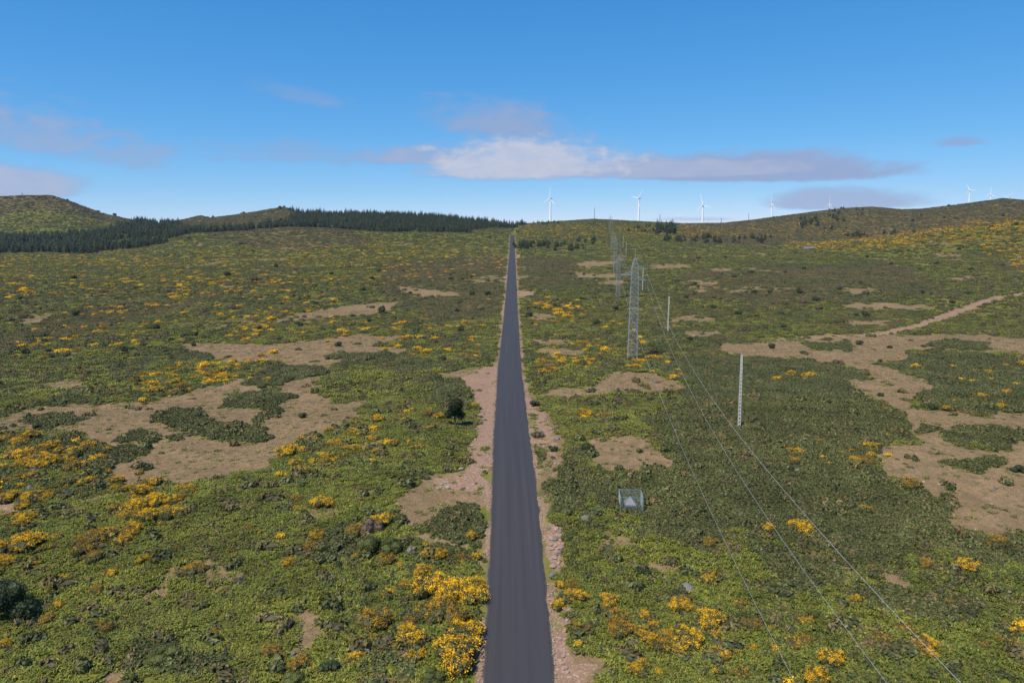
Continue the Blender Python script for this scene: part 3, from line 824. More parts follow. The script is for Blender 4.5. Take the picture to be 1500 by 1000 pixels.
# ------------------------------------------------------------------ uncountable cover: one object each, copies drawn by a node tree
def cover(name, label, P, rot, scl, idx, sources):
    me = bpy.data.meshes.new(name); n = len(P)
    me.vertices.add(n); me.vertices.foreach_set('co', np.asarray(P, np.float32).reshape(-1))
    for nm, ty, pr, d in (('rz', 'FLOAT', 'value', rot), ('pick', 'INT', 'value', idx)):
        a = me.attributes.new(nm, ty, 'POINT'); a.data.foreach_set(pr, np.asarray(d, np.float32 if ty == 'FLOAT' else np.int32))
    a = me.attributes.new('sc', 'FLOAT_VECTOR', 'POINT'); a.data.foreach_set('vector', np.asarray(scl, np.float32).reshape(-1))
    o = link(name, me); tag(o, label, None, None, 'stuff')
    ng = bpy.data.node_groups.new(name + '_nodes', 'GeometryNodeTree')
    ng.interface.new_socket('Geometry', in_out='INPUT', socket_type='NodeSocketGeometry')
    ng.interface.new_socket('Geometry', in_out='OUTPUT', socket_type='NodeSocketGeometry')
    N, L = ng.nodes.new, ng.links.new
    gi, go = N('NodeGroupInput'), N('NodeGroupOutput')
    iop = N('GeometryNodeInstanceOnPoints'); iop.inputs['Pick Instance'].default_value = True
    jn = N('GeometryNodeJoinGeometry')
    for s in sources:
        so = bpy.data.objects.new(s.name + '_source', s)
        oi = N('GeometryNodeObjectInfo'); oi.inputs['Object'].default_value = so
        g2 = N('GeometryNodeGeometryToInstance'); L(oi.outputs['Geometry'], g2.inputs[0]); L(g2.outputs[0], jn.inputs[0])
    def attr(nm, ty):
        a = N('GeometryNodeInputNamedAttribute'); a.data_type = ty; a.inputs['Name'].default_value = nm
        return a.outputs['Attribute']
    L(gi.outputs[0], iop.inputs['Points']); L(jn.outputs[0], iop.inputs['Instance'])
    L(attr('pick', 'INT'), iop.inputs['Instance Index']); L(attr('sc', 'FLOAT_VECTOR'), iop.inputs['Scale'])
    cb = N('ShaderNodeCombineXYZ'); L(attr('rz', 'FLOAT'), cb.inputs[2])
    L(cb.outputs[0], iop.inputs['Rotation'])
    L(iop.outputs[0], go.inputs[0])
    md = o.modifiers.new('scatter', 'NODES'); md.node_group = ng
    return o

def wedge(y0, y1, per_m2, seed):
    """points over the land in view between two forward distances"""
    r = np.random.default_rng(seed)
    hw = .84
    n = int(hw * (y1 * y1 - y0 * y0) * per_m2)
    Y = np.sqrt(r.uniform(y0 * y0, y1 * y1, n)); X = r.uniform(-hw, hw, n) * Y + r.uniform(-3, 3, n)
    return X, Y, r

BANDS = [(38, 135, 7.0, .74, 0), (135, 300, 1.0, 1.65, 1), (300, 620, .22, 2.7, 2), (620, 1450, .055, 4.2, 2)]

def seeding():
    acc = {'fern': [], 'gorse': [], 'heath': [], 'straw': []}
    for bi, (y0, y1, dens, size, lod) in enumerate(BANDS):
        X, Y, r = wedge(y0, y1, dens, 100 + bi)
        Z = height(X, Y); c = classes(X, Y, Z); ZS = Z + hump_z(X, Y, c['tan'], c['dirt'])
        u, v, D = project(X, Y, Z)
        dx = np.abs(X - road_x(Y))
        w_t, w_d, w_k, w_h = c['tan'], c['dirt'], c['dark'], c['heath']
        grow = (1 - w_t * np.where(Y > 180, 1.0, .975)) * (1 - w_d * .98)
        q = r.random(len(X)); s = r.random(len(X))
        alive = (q < grow) & (dx > np.where(fbm(X, Y, 4, 2, 74) > .5, 3.3, 3.9) + .4 * size) & (c['wood'] < .5)
        dark = s < w_k; hth = ~dark & (r.random(len(X)) < w_h)
        fern = ~dark & ~hth
        t = r.random(len(X)); lump = sstep(.52, .60, fbm(X, Y, 4.5, 3, 72)); fb = fern & (t < .05 + .62 * lump * (1 - .65 * c['fern'] * (Y < 160))); fern &= ~fb; pick = fbm(X, Y, 14, 2, 73) > .5; dark |= fb & pick; hth |= fb & ~pick
        straw = (w_t > .3) & (q >= grow * .8) & (r.random(len(X)) < .55) & (dx > 3.9) & (bi < 2)
        lowv = fbm(X, Y, 3.5, 3, 71)
        for key, msk in (('fern', fern & alive), ('gorse', dark & alive), ('heath', hth & alive), ('straw', straw)):
            i = np.nonzero(msk)[0]
            if key != 'fern' and key != 'straw' and bi == 0: i = i[r.random(len(i)) < .62]
            sz = size * r.uniform(.65, 1.3, len(i))
            if key in ('gorse', 'heath'): sz = sz * (.75 + .6 * lowv[i])
            hs = {'fern': 1.0, 'gorse': .9, 'heath': .8, 'straw': 1.0}[key] * (1 if bi == 0 else (.72 if bi == 1 else (.48 if bi == 2 else .36)))
            hs = hs * r.uniform(.7, 1.25, len(i))
            hs = hs * (1 - .5 * ((w_t[i] + w_d[i]) > .25))
            P = np.stack([X[i], Y[i], ZS[i] - .02], 1)
            S = np.stack([sz, sz, sz * hs], 1)
            acc[key].append((P, r.uniform(0, 6.28, len(i)), S, r.integers(0, 3, len(i)) + 3 * (1 if lod else 0)))
    # taller mounds and dead brown tangles that break the carpet
    for bi, (y0, y1, dens) in enumerate(((38, 150, .12), (150, 420, .045))):
        X, Y, r = wedge(y0, y1, dens, 140 + bi); Z = height(X, Y); c = classes(X, Y, Z); ZS = Z + hump_z(X, Y, c['tan'], c['dirt'])
        ok = (np.abs(X - road_x(Y)) > 5.5) & (r.random(len(X)) < (1 - c['tan'] * .93) * (1 - c['dirt']))
        which = r.random(len(X))
        for key, msk in (('gorse', ok & (which < .5)), ('heath', ok & (which >= .5))):
            i = np.nonzero(msk)[0]; sz = r.uniform(.8, 2.0, len(i)) * (1 + .5 * bi)
            acc[key].append((np.stack([X[i], Y[i], ZS[i] - .05], 1), r.uniform(0, 6.28, len(i)), np.stack([sz, sz * r.uniform(.7, 1.1, len(i)), sz * r.uniform(.7, 1.2, len(i))], 1), r.integers(0, 3, len(i)) + 3 * bi))
    src = {}
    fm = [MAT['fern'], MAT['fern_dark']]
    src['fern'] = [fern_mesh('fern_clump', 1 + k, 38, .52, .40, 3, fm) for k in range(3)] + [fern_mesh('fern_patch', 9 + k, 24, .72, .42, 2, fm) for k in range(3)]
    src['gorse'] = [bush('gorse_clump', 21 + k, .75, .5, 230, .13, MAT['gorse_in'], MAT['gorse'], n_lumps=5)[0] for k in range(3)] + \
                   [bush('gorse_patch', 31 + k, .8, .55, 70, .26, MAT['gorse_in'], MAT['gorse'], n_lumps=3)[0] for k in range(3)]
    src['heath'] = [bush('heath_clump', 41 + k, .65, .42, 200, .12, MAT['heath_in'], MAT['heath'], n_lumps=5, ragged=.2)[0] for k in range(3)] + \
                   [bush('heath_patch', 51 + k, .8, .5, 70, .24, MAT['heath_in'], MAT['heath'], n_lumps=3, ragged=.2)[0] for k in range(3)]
    src['straw'] = [straw_mesh('grass_tuft', 61 + k, 34, .5, .22, [MAT['straw']]) for k in range(3)] + [straw_mesh('grass_tuft_low', 71 + k, 26, .5, .2, [MAT['straw']]) for k in range(3)]
    names = {'fern': ('fern_undergrowth', 'bright green bracken fern carpeting the slopes beside the road'),
             'gorse': ('gorse_undergrowth', 'dark green low gorse matting broad patches of the moor'),
             'heath': ('heath_undergrowth', 'olive brown heather spread between the ferns on the moor'),
             'straw': ('dry_grass', 'short straw coloured grass tufts in the bare clearings')}
    for key, L in acc.items():
        P, Rz, S, I = (np.concatenate([a[j] for a in L]) for j in range(4))
        print(key, len(P))
        cover(names[key][0], names[key][1], P, Rz, S, I, src[key])
seeding()

# ------------------------------------------------------------------ broom in flower
def broom_variants():
    out = []
    for k in range(4):   # full golden bushes
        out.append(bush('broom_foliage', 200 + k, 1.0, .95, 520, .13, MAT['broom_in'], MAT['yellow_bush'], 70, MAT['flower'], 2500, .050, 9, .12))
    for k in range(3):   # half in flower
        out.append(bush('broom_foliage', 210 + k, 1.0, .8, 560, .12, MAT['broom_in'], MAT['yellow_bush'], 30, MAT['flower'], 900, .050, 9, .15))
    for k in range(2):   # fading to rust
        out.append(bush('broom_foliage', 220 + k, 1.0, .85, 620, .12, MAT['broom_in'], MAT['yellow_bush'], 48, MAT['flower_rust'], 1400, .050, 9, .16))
    return out
BROOM = broom_variants()
FULL, HALF, RUST = (0, 4), (4, 7), (7, 9)

# hand-placed: u, v of the foot, radius in metres, kind, label
BIG_BROOM = [
 (664, 972, 2.6, FULL, 'huge golden broom bush hanging over the road edge at the bottom of the photo'),
 (688, 938, 2.0, FULL, 'golden broom bush on the road edge just behind the huge one'),
 (601, 938, 1.45, FULL, 'round golden broom bush left of the huge roadside one'),
 (550, 918, 2.1, RUST, 'wide dull orange broom bush, foremost left of the roadside thicket'),
 (640, 900, 2.2, RUST, 'rusty orange broom bush in the middle of the roadside thicket'),
 (628, 868, 2.0, FULL, 'yellow orange broom bush at the back left of the roadside thicket'),
 (662, 870, 2.1, FULL, 'broad yellow broom bush at the back of the roadside thicket'),
 (692, 880, 1.8, FULL, 'yellow broom bush touching the road at the thicket rear'),
 (668, 910, 1.7, RUST, None), (650, 880, 1.8, FULL, None), (700, 862, 1.2, FULL, None), (625, 912, 1.3, HALF, None), (616, 842, 1.1, FULL, None),
 (474, 743, 1.6, FULL, 'compact bright yellow broom bush alone on green ferns left of the road'),
 (200, 748, 1.7, FULL, 'tall golden broom bush standing below the tan clearing on the left'),
 (229, 735, 1.6, FULL, 'flat golden broom bush beside the tall one below the tan clearing'),
 (1036, 918, 1.5, FULL, 'upright dense golden broom bush on ferns right of the road'),
 (1173, 780, 1.5, FULL, 'rounded golden broom bush right of the middle power cable'),
 (1122, 776, 1.1, FULL, 'small golden broom bush crossed by the middle power cable'),
 (1331, 715, 1.6, RUST, 'wide orange broom bush at the rim of the brown clearing on the right'),
 (1265, 752, 1.2, HALF, 'orange broom bush alone in dark gorse on the right'),
 (1418, 836, 1.2, FULL, 'ragged golden broom bush among gorse near the right edge'),
 (58, 678, 1.9, FULL, 'golden broom bush beside grey boulder near the left edge'),
 (424, 664, 2.0, FULL, 'low yellow broom bush at the tip of the tan clearing left of the road'),
 (560, 766, 1.5, FULL, 'bright yellow broom bush behind two round green bushes'),
 (520, 782, 1.2, RUST, None), (1040, 800, 1.2, RUST, None), (1035, 852, 1.1, HALF, None),
 (890, 885, 1.2, FULL, None), (905, 912, 1.5, RUST, None), (955, 945, 1.2, FULL, None), (983, 955, 1.2, FULL, None), (940, 938, .9, HALF, None), (958, 920, .8, FULL, None),
 (820, 890, 1.0, FULL, None), (845, 882, 1.2, FULL, None), (836, 862, .9, RUST, None), (818, 860, .7, FULL, None),
 (1100, 920, .9, RUST, None), (1178, 910, 1.0, HALF, None), (1218, 972, 1.2, FULL, None), (1190, 998, 1.4, FULL, None), (1162, 945, .9, HALF, None),
 (1180, 940, .8, RUST, None), (1060, 965, .7, FULL, None), (1085, 985, .7, HALF, None), (928, 985, .7, FULL, None), (945, 980, .9, HALF, None),
 (1355, 945, 1.0, FULL, None), (1360, 962, .8, FULL, None), (1325, 920, .9, HALF, None), (1495, 920, .7, FULL, None), (1480, 942, .9, HALF, None),
 (1356, 832, 1.0, RUST, None), (1460, 800, 1.5, RUST, None), (1290, 935, .8, HALF, None),
 (142, 868, .9, RUST, None), (70, 910, 1.0, RUST, None), (82, 890, .7, FULL, None), (8, 945, .7, FULL, None), (155, 925, 1.0, RUST, None), (280, 838, 1.6, RUST, None),
 (212, 825, .8, FULL, None), (258, 808, .7, RUST, None), (137, 822, 1.3, RUST, None), (160, 845, .8, FULL, None), (90, 850, .7, FULL, None), (424, 828, .8, FULL, None), (455, 805, 1.0, RUST, None),
 (315, 928, .7, RUST, None), (590, 862, .9, RUST, None), (585, 830, .5, FULL, None), (568, 872, .7, FULL, None), (522, 818, .5, FULL, None), (565, 825, 1.4, RUST, None),
 (440, 980, 1.2, RUST, None), (400, 960, 1.0, RUST, None), (520, 970, .9, FULL, None), (697, 820, .8, FULL, None), (693, 788, 1.0, FULL, None),
 (740, 0, 0, FULL, None)]
BIG_BROOM = [b for b in BIG_BROOM if b[2] > 0]

LOOK = {FULL: 'golden', HALF: 'sparse yellow', RUST: 'fading orange'}
def zone_label(u, v, kind, X):
    side = 'left' if X < 0 else 'right'
    how = {FULL: 'golden', HALF: 'sparsely flowering yellow', RUST: 'fading orange'}[kind]
    if v > 800: w = ('on the fern slope %s of the road in the foreground' % side)
    elif v > 640: w = ('below the tan clearing left of the road' if side == 'left' else 'among gorse around the cable spans right of the road')
    elif v > 520: w = ('on green slope beyond the tan clearing left of the road' if side == 'left' else 'between the road and the brown clearing')
    else: w = 'on the far moor %s of the road' % side
    return '%s broom bush %s' % (how, w)

REG = []
def put_broom(x, y, z, rad, kind, label, group, r, hz=None):
    k = int(r.integers(*kind)); f, b = BROOM[k]
    s = rad; h = hz or (r.uniform(.75, 1.1) * min(1.0, 1.5 / max(rad, .1)) ** .5)
    z = float(surf(x, y))
    o = link('broom_bush', f, None, (x, y, z - .05), r.uniform(0, 6.28), (s, s * r.uniform(.8, 1.1), s * h))
    tag(o, label, 'broom', group)
    link('blossom', b, o)
    return o

def brooms():
    r = np.random.default_rng(77); cnt = 0
    for (u, v, rad, kind, label) in BIG_BROOM:
        x, y, z = ground_at(u, v)
        if abs(x - road_x(y)) < 3.2 + rad * .75: x = road_x(y) + math.copysign(3.3 + rad * .75, x - road_x(y))
        z = float(height(x, y))
        g = 'broom bushes in flower picked out on the moor' if label else zone_label(u, v, kind, x) + ' group'
        o = put_broom(x, y, z, rad, kind, label or zone_label(u, v, kind, x), g, r); cnt += 1
        if not label: REG.append((o, LOOK[kind] + ' broom bush', u, v))
    # the others: seeded where the moor is yellow
    bands = [wedge(48, 110, .30, 901), wedge(110, 220, .26, 902), wedge(220, 450, .13, 903), wedge(450, 1450, .085, 904)]
    X = np.concatenate([b[0] for b in bands]); Y = np.concatenate([b[1] for b in bands]); Z = height(X, Y); c = classes(X, Y, Z)
    dx = np.abs(X - road_x(Y))
    p = np.clip(c['yel'], 0, 2.2) ** 1.3
    dens = 1.0
    ok = (r.random(len(X)) < p * dens) & (dx > 5) & (c['wood'] < .5) & (c['dirt'] < .3)
    X, Y, Z = X[ok], Y[ok], Z[ok]
    size = (.35 + .8 * r.random(len(X)) ** 1.8) * np.where(Y > 300, 1.6, np.where(Y > 150, 1.25, 1.0)) * np.where(r.random(len(X)) < .15, 1.4, 1)
    size = size * np.where((c['yel'][ok] > .9) & (Y < 220), 1.35, 1.0)
    big = np.argsort(-(size / Y)); take = 300 - cnt
    u, v, D = project(X, Y, Z)
    inside = (u > 0) & (u < 1500) & (v < 1010)
    order = [i for i in big if inside[i]][:take]
    for i in order:
        q = r.random(); kind = FULL if q < .55 else (HALF if q < .78 else RUST)
        lb = zone_label(u[i], v[i], kind, X[i])
        o = put_broom(float(X[i]), float(Y[i]), float(Z[i]), float(size[i]), kind, lb, lb + ' group', r); REG.append((o, LOOK[kind] + ' broom bush', float(u[i]), float(v[i])))
    rest = np.ones(len(X), bool); rest[order] = False
    i = np.nonzero(rest)[0]
    far = []
    fm = [bush('far_broom', 300 + k, 1.0, .75, 90, .25, MAT['broom_in'], MAT['yellow_bush'], 22, m, 300, .17, 4, .15) for k, m in enumerate((MAT['flower'], MAT['flower'], MAT['flower_rust']))]
    src = []
    for f, b in fm:       # foliage and blossom of a far bush in one mesh
        V = np.concatenate([[q.co[:] for q in f.vertices], [q.co[:] for q in b.vertices]]); nf = len(f.vertices)
        F = [list(q.vertices) for q in f.polygons] + [[w + nf for w in q.vertices] for q in b.polygons]
        mi = [q.material_index for q in f.polygons] + [2] * len(b.polygons)
        src.append(mesh_from('far_broom_bush', V, F, [f.materials[0], f.materials[1], b.materials[0]], mi))
    s = size[i] * r.uniform(.8, 1.2, len(i))
    flat = np.where(Y[i] > 300, .6, .9)
    s = s * np.where(Y[i] > 450, .85, 1.0)
    cover('broom_scrub', 'yellow flowering broom scrub dotted over the distant moor', np.stack([X[i], Y[i], Z[i] + hump_z(X[i], Y[i], c['tan'][ok][i], c['dirt'][ok][i])], 1), r.uniform(0, 6.28, len(i)), np.stack([s, s, s * flat], 1), r.integers(0, 3, len(i)), src)
    print('broom placed', cnt + len(order), 'rest', len(i))
brooms()

# ------------------------------------------------------------------ shrubs and single trees
SHRUB = [bush('shrub', 400 + k, 1.0, 1.15, 420, .15, MAT['dark'], MAT['dark'], n_lumps=6, ragged=.18) for k in range(3)]
SHRUB_B = [bush('shrub', 410 + k, 1.0, 1.0, 420, .14, MAT['brown'], MAT['brown'], n_lumps=7, ragged=.25) for k in range(2)]
SHRUB_G = [bush('shrub', 420 + k, 1.0, 1.1, 900, .09, MAT['green_bush'], MAT['green_bush'], n_lumps=5, ragged=.07) for k in range(2)]
def shrub(u, v, rad, kind, label, group, r, hs=1.0):
    x, y, z = ground_at(u, v)
    if abs(x - road_x(y)) < 3.4 + rad: x = float(road_x(y)) + math.copysign(3.4 + rad, x - road_x(y))
    z = float(surf(x, y))
    L = {'d': SHRUB, 'b': SHRUB_B, 'g': SHRUB_G}[kind]
    me = L[int(r.integers(0, len(L)))][0]
    o = link('shrub', me, None, (x, y, z - .08), r.uniform(0, 6.28), (rad, rad * r.uniform(.85, 1.1), rad * hs)); tag(o, label, 'shrub', group)
    return o

def shrubs():
    r = np.random.default_rng(5)
    hand = [(539, 808, 1.75, 'g', 'round olive green bush, left of the twin pair', 1.05), (574, 808, 1.7, 'g', 'round dark green bush, right of the twin pair', 1.05),
            (497, 832, .75, 'd', 'small grey green bush on ferns left of the twin bushes', 1.0), (632, 998, 1.3, 'g', 'grey green rounded bush at the bottom edge beside the road verge', .8),
            (545, 775, 1.6, 'b', 'brown twiggy bush behind the twin round bushes', .9), (349, 852, .8, 'b', 'small dark brown bush on bright ferns', .8),
            (240, 962, 1.6, 'g', 'wide dark green bush low in the left foreground', .6), (936, 662, .8, 'g', 'bright green bush on the tan patch right of the road', .9),
            (880, 694, .9, 'g', 'bright green bush above the mesh cage', 1.1), (905, 588, 1.2, 'b', 'brown bush right of the road beyond the tan strip', .9),
            (875, 477, 1.7, 'd', 'dark pointed bush left of the first concrete pole row', 1.5), (961, 478, 1.6, 'b', 'reddish brown bush beside the second concrete pole', .95),
            (443, 612, 1.1, 'd', 'dark bush standing alone in the tan clearing', .9), (560, 460, 2.2, 'd', 'tall dark bush left of the road in the middle distance', 1.6),
            (691, 433, 1.8, 'd', 'dark bush close left of the road in the middle distance', 1.5), (37, 520, 1.6, 'd', 'dark bush left of the broom slope at the photo edge', 1.2),
            (840, 812, .9, 'g', None, .9), (870, 822, .7, 'g', None, .9), (1195, 905, .9, 'g', None, .7), (430, 1000, 1.1, 'g', None, .7), (480, 985, 1.1, 'd', None, .8),
            (830, 790, .9, 'g', None, .9), (1150, 800, .9, 'g', None, .6), (940, 840, 1.0, 'd', None, .6), (990, 870, .9, 'd', None, .6)]
    for (u, v, rad, k, lb, hs) in hand:
        side = 'left' if u < 750 else 'right'
        o = shrub(u, v, rad, k, lb or 'low green bush among ferns %s of the road in the foreground' % side, 'singled out bushes on the moor' if lb else 'low foreground bushes %s of road' % side, r, hs)
        if not lb: REG.append((o, 'low green bush', u, v))
    mid = [(1145,462,1.4,'d'),(1147,482,1.5,'d'),(1093,487,1.8,'b'),(1112,484,1.2,'d'),(1045,453,1.7,'d'),(1081,462,1.8,'d'),(1105,431,2.4,'d'),(1110,428,1.6,'b'),(1092,430,1.3,'d'),(1128,430,1.6,'d'),
           (990,414,1.8,'d'),(1018,418,1.8,'d'),(1023,420,1.5,'d'),(1170,430,2.2,'d'),(1160,426,1.6,'b'),(1195,442,2.0,'d'),(1175,446,2.0,'b'),(1005,437,1.5,'d'),(850,410,1.4,'d'),(870,404,1.8,'b'),
           (814,440,1.7,'b'),(827,444,1.6,'b'),(852,440,1.5,'d'),(812,450,1.5,'d'),(776,463,1.5,'d'),(790,455,1.2,'d'),(840,448,1.2,'d'),(1075,406,2.2,'b'),(1100,401,2.6,'d'),(1053,408,1.8,'b'),
           (1270,377,2.0,'d'),(1306,388,2.0,'d'),(1373,388,2.4,'d'),(1330,368,2.2,'d'),(1405,366,2.0,'d'),(1423,396,2.2,'d'),(1469,390,1.8,'d'),(1120,363,2.2,'d'),(1178,395,1.8,'d'),(1150,400,1.6,'d'),
           (106,409,3.0,'d'),(246,430,2.6,'b'),(333,405,2.6,'d'),(373,412,2.8,'b'),(380,483,1.3,'d'),(340,453,2.4,'b'),(298,458,2.0,'b'),(230,482,2.0,'d'),(211,500,1.5,'b'),(167,498,1.9,'b'),(193,514,1.5,'d'),
           (125,502,1.5,'b'),(98,522,1.6,'b'),(65,502,1.6,'d'),(64,495,1.3,'d'),(405,392,2.4,'d'),(277,350,3.0,'d'),(353,358,3.0,'d'),(500,441,1.4,'b'),(430,436,1.6,'d'),(615,472,1.6,'b'),(638,471,1.5,'b'),
           (675,486,1.6,'d'),(646,494,1.6,'b'),(667,500,1.2,'b'),(620,498,1.2,'d'),(432,398,2.2,'b'),(545,410,2.0,'d'),(300,496,1.1,'d'),(640,556,1.2,'d'),(250,500,1.2,'d'),(452,414,2.0,'b'),
           (600,430,1.6,'d'),(705,455,1.4,'d'),(590,398,2.4,'b'),(510,392,2.4,'b'),(660,410,2.0,'d'),(480,425,1.6,'b'),(180,455,2.0,'b'),(30,440,2.4,'d'),(150,430,2.4,'b'),
           (1230,425,1.6,'d'),(1260,505,1.4,'d'),(1350,430,1.8,'d'),(1440,478,1.3,'d'),(1303,510,1.0,'d'),(1382,514,1.1,'d'),(1352,508,.9,'d'),(1290,530,.8,'d'),(1060,500,1.2,'b'),(1010,500,1.2,'d'),
           (1130,510,1.3,'d'),(780,595,1.1,'d'),(835,560,1.1,'b'),(780,640,1.0,'b'),(888,620,1.1,'b'),(860,660,1.2,'d'),(810,660,.9,'d'),(1365,600,1.0,'d'),(1450,600,1.1,'d'),(1490,690,1.2,'d'),(1290,580,.9,'d')]
    for (u, v, rad, k) in mid:
        side = 'left' if u < 750 else 'right'; tone = 'brown' if k == 'b' else 'dark green'
        far = 'distant moor' if v < 420 else ('middle moor' if v < 520 else 'scrub and clearings')
        lb = 'single %s shrub dotted on the %s %s of the road' % (tone, far, side)
        REG.append((shrub(u, v, rad, k, lb, lb + ' group', r, r.uniform(.8, 1.3)), 'single %s shrub' % tone, u, v))
shrubs()

def more_shrubs():
    r = np.random.default_rng(31)
    def put(n, ulo, uhi, vlo, vhi, smin, smax):
        for _ in range(n):
            u, v = float(r.uniform(ulo, uhi)), float(r.uniform(vlo, vhi))
            k = 'b' if r.random() < .35 else 'd'; tone = 'brown' if k == 'b' else 'dark green'
            x, y, z = ground_at(u, v)
            if abs(x - road_x(y)) < 6: continue
            rad = float(r.uniform(smin, smax))
            REG.append((shrub(u, v, rad, k, 'x', 'x', r, r.uniform(.8, 1.4)), 'single %s shrub' % tone, u, v))
    put(34, 10, 730, 395, 520, .9, 1.9); put(34, 780, 1480, 372, 470, 1.0, 2.2); put(16, 1130, 1490, 300, 345, 2.0, 4.0); put(6, 5, 170, 292, 322, 2.5, 4.5); put(8, 300, 430, 306, 325, 2.0, 3.6)
    put(6, 408, 424, 302, 308, 2.5, 4.0)
more_shrubs()

def tree_crown(name, seed, rad, h0, h1, mat, n=2600, leaf=.16, lumps_n=16):
    """irregular leafy crown between heights h0 and h1"""
    r = np.random.default_rng(seed); V, F, mi, base = [], [], [], 0
    C = []
    for i in range(lumps_n):
        a = r.uniform(0, 6.283); q = r.uniform(0, .72) * rad; t = r.random(); z = h0 + (h1 - h0) * (.15 + .7 * t)
        q *= (1 - .45 * t); C.append((q * math.cos(a), q * math.sin(a), z, rad * r.uniform(.26, .42)))
    C = np.array(C)
    for (x, y, z, s) in C:
        v = ICO1[0] * s * .75 * (1 + (r.random((len(ICO1[0]), 1)) - .5) * .4) + np.array([x, y, z])
        V.append(v); F += [[q + base for q in f] for f in ICO1[1]]; base += len(v)
    k = r.integers(0, lumps_n, n); d = unit(r.normal(size=(n, 3)))
    p = C[k, :3] + d * C[k, 3:4] * r.uniform(.7, 1.2, (n, 1))
    t = unit(r.normal(size=(n, 3))); U = unit(np.cross(unit(d + r.normal(size=(n, 3)) * .6), t))
    v, f = quads(p, t, U, leaf * r.uniform(.6, 1.4, n), leaf * r.uniform(.4, .9, n)); V.append(v); F += (f + base).tolist()
    return mesh_from(name, np.concatenate(V), F, [mat])
def trunk_mesh(name, h, r0, seed, limbs=5):
    bm = bmesh.new(); r = random.Random(seed)
    def tube(pts, rr):
        rings = []
        for p, q in zip(pts, rr): rings.append([bm.verts.new((p[0] + q * math.cos(i * 1.047), p[1] + q * math.sin(i * 1.047), p[2])) for i in range(6)])
        for a, b in zip(rings[:-1], rings[1:]):
            for i in range(6): bm.faces.new((a[i], a[(i + 1) % 6], b[(i + 1) % 6], b[i]))
    tube([(0, 0, -.4), (.05 * h, 0, h * .4), (.03 * h, .04 * h, h * .9)], [r0, r0 * .7, r0 * .2])
    for i in range(limbs):
        a = i * 6.283 / limbs + r.uniform(-.3, .3); z = h * r.uniform(.2, .5); L = h * r.uniform(.3, .45)
        tube([(0, 0, z), (L * .5 * math.cos(a), L * .5 * math.sin(a), z + L * .4), (L * math.cos(a), L * math.sin(a), z + L * .6)], [r0 * .5, r0 * .3, r0 * .1])
    me = bpy.data.meshes.new(name); bm.to_mesh(me); bm.free(); me.materials.append(MAT['bark']); return me
def single_tree(name, u, v, rad, h, label, seed, mat='dark', n=2600, leaf=.16, h0=.1):
    x, y, z = ground_at(u, v)
    root = bpy.data.objects.new(name, None); col.objects.link(root); root.location = (x, y, z); root.rotation_euler = (0, 0, seed)
    tag(root, label, 'tree')
    link('trunk', trunk_mesh('trunk', h, max(.08, h * .03), seed), root)
    link('crown', tree_crown('crown', seed, rad, h * h0, h, MAT[mat], n, leaf), root)
single_tree('heath_tree', 8, 900, 2.9, 3.4, 'big dark heath tree cut by the left edge of the photo', 1, 'dark', 6000, .15)
single_tree('heath_tree', 38, 905, 1.5, 1.7, 'lower dark heath tree spreading right of the big one at the left edge', 2, 'dark', 2500, .14)
single_tree('roadside_tree', 668, 625, 2.1, 5.8, 'tall dark green feathery tree on the left road verge beside stones', 3, 'dark', 8000, .2, .02)
single_tree('round_tree', 869, 358, 4.8, 9.5, 'round dark tree alone on the hillside beside the pylon line', 4, 'pine', 1500, .9, .02)
single_tree('round_tree', 848, 354, 4.0, 7.0, 'smaller round dark tree left of the round hillside tree', 5, 'pine', 1200, .8, .02)
single_tree('round_tree', 857, 356, 3.0, 5.0, 'smallest round tree, between two larger ones on hillside', 6, 'pine', 900, .7, .02)

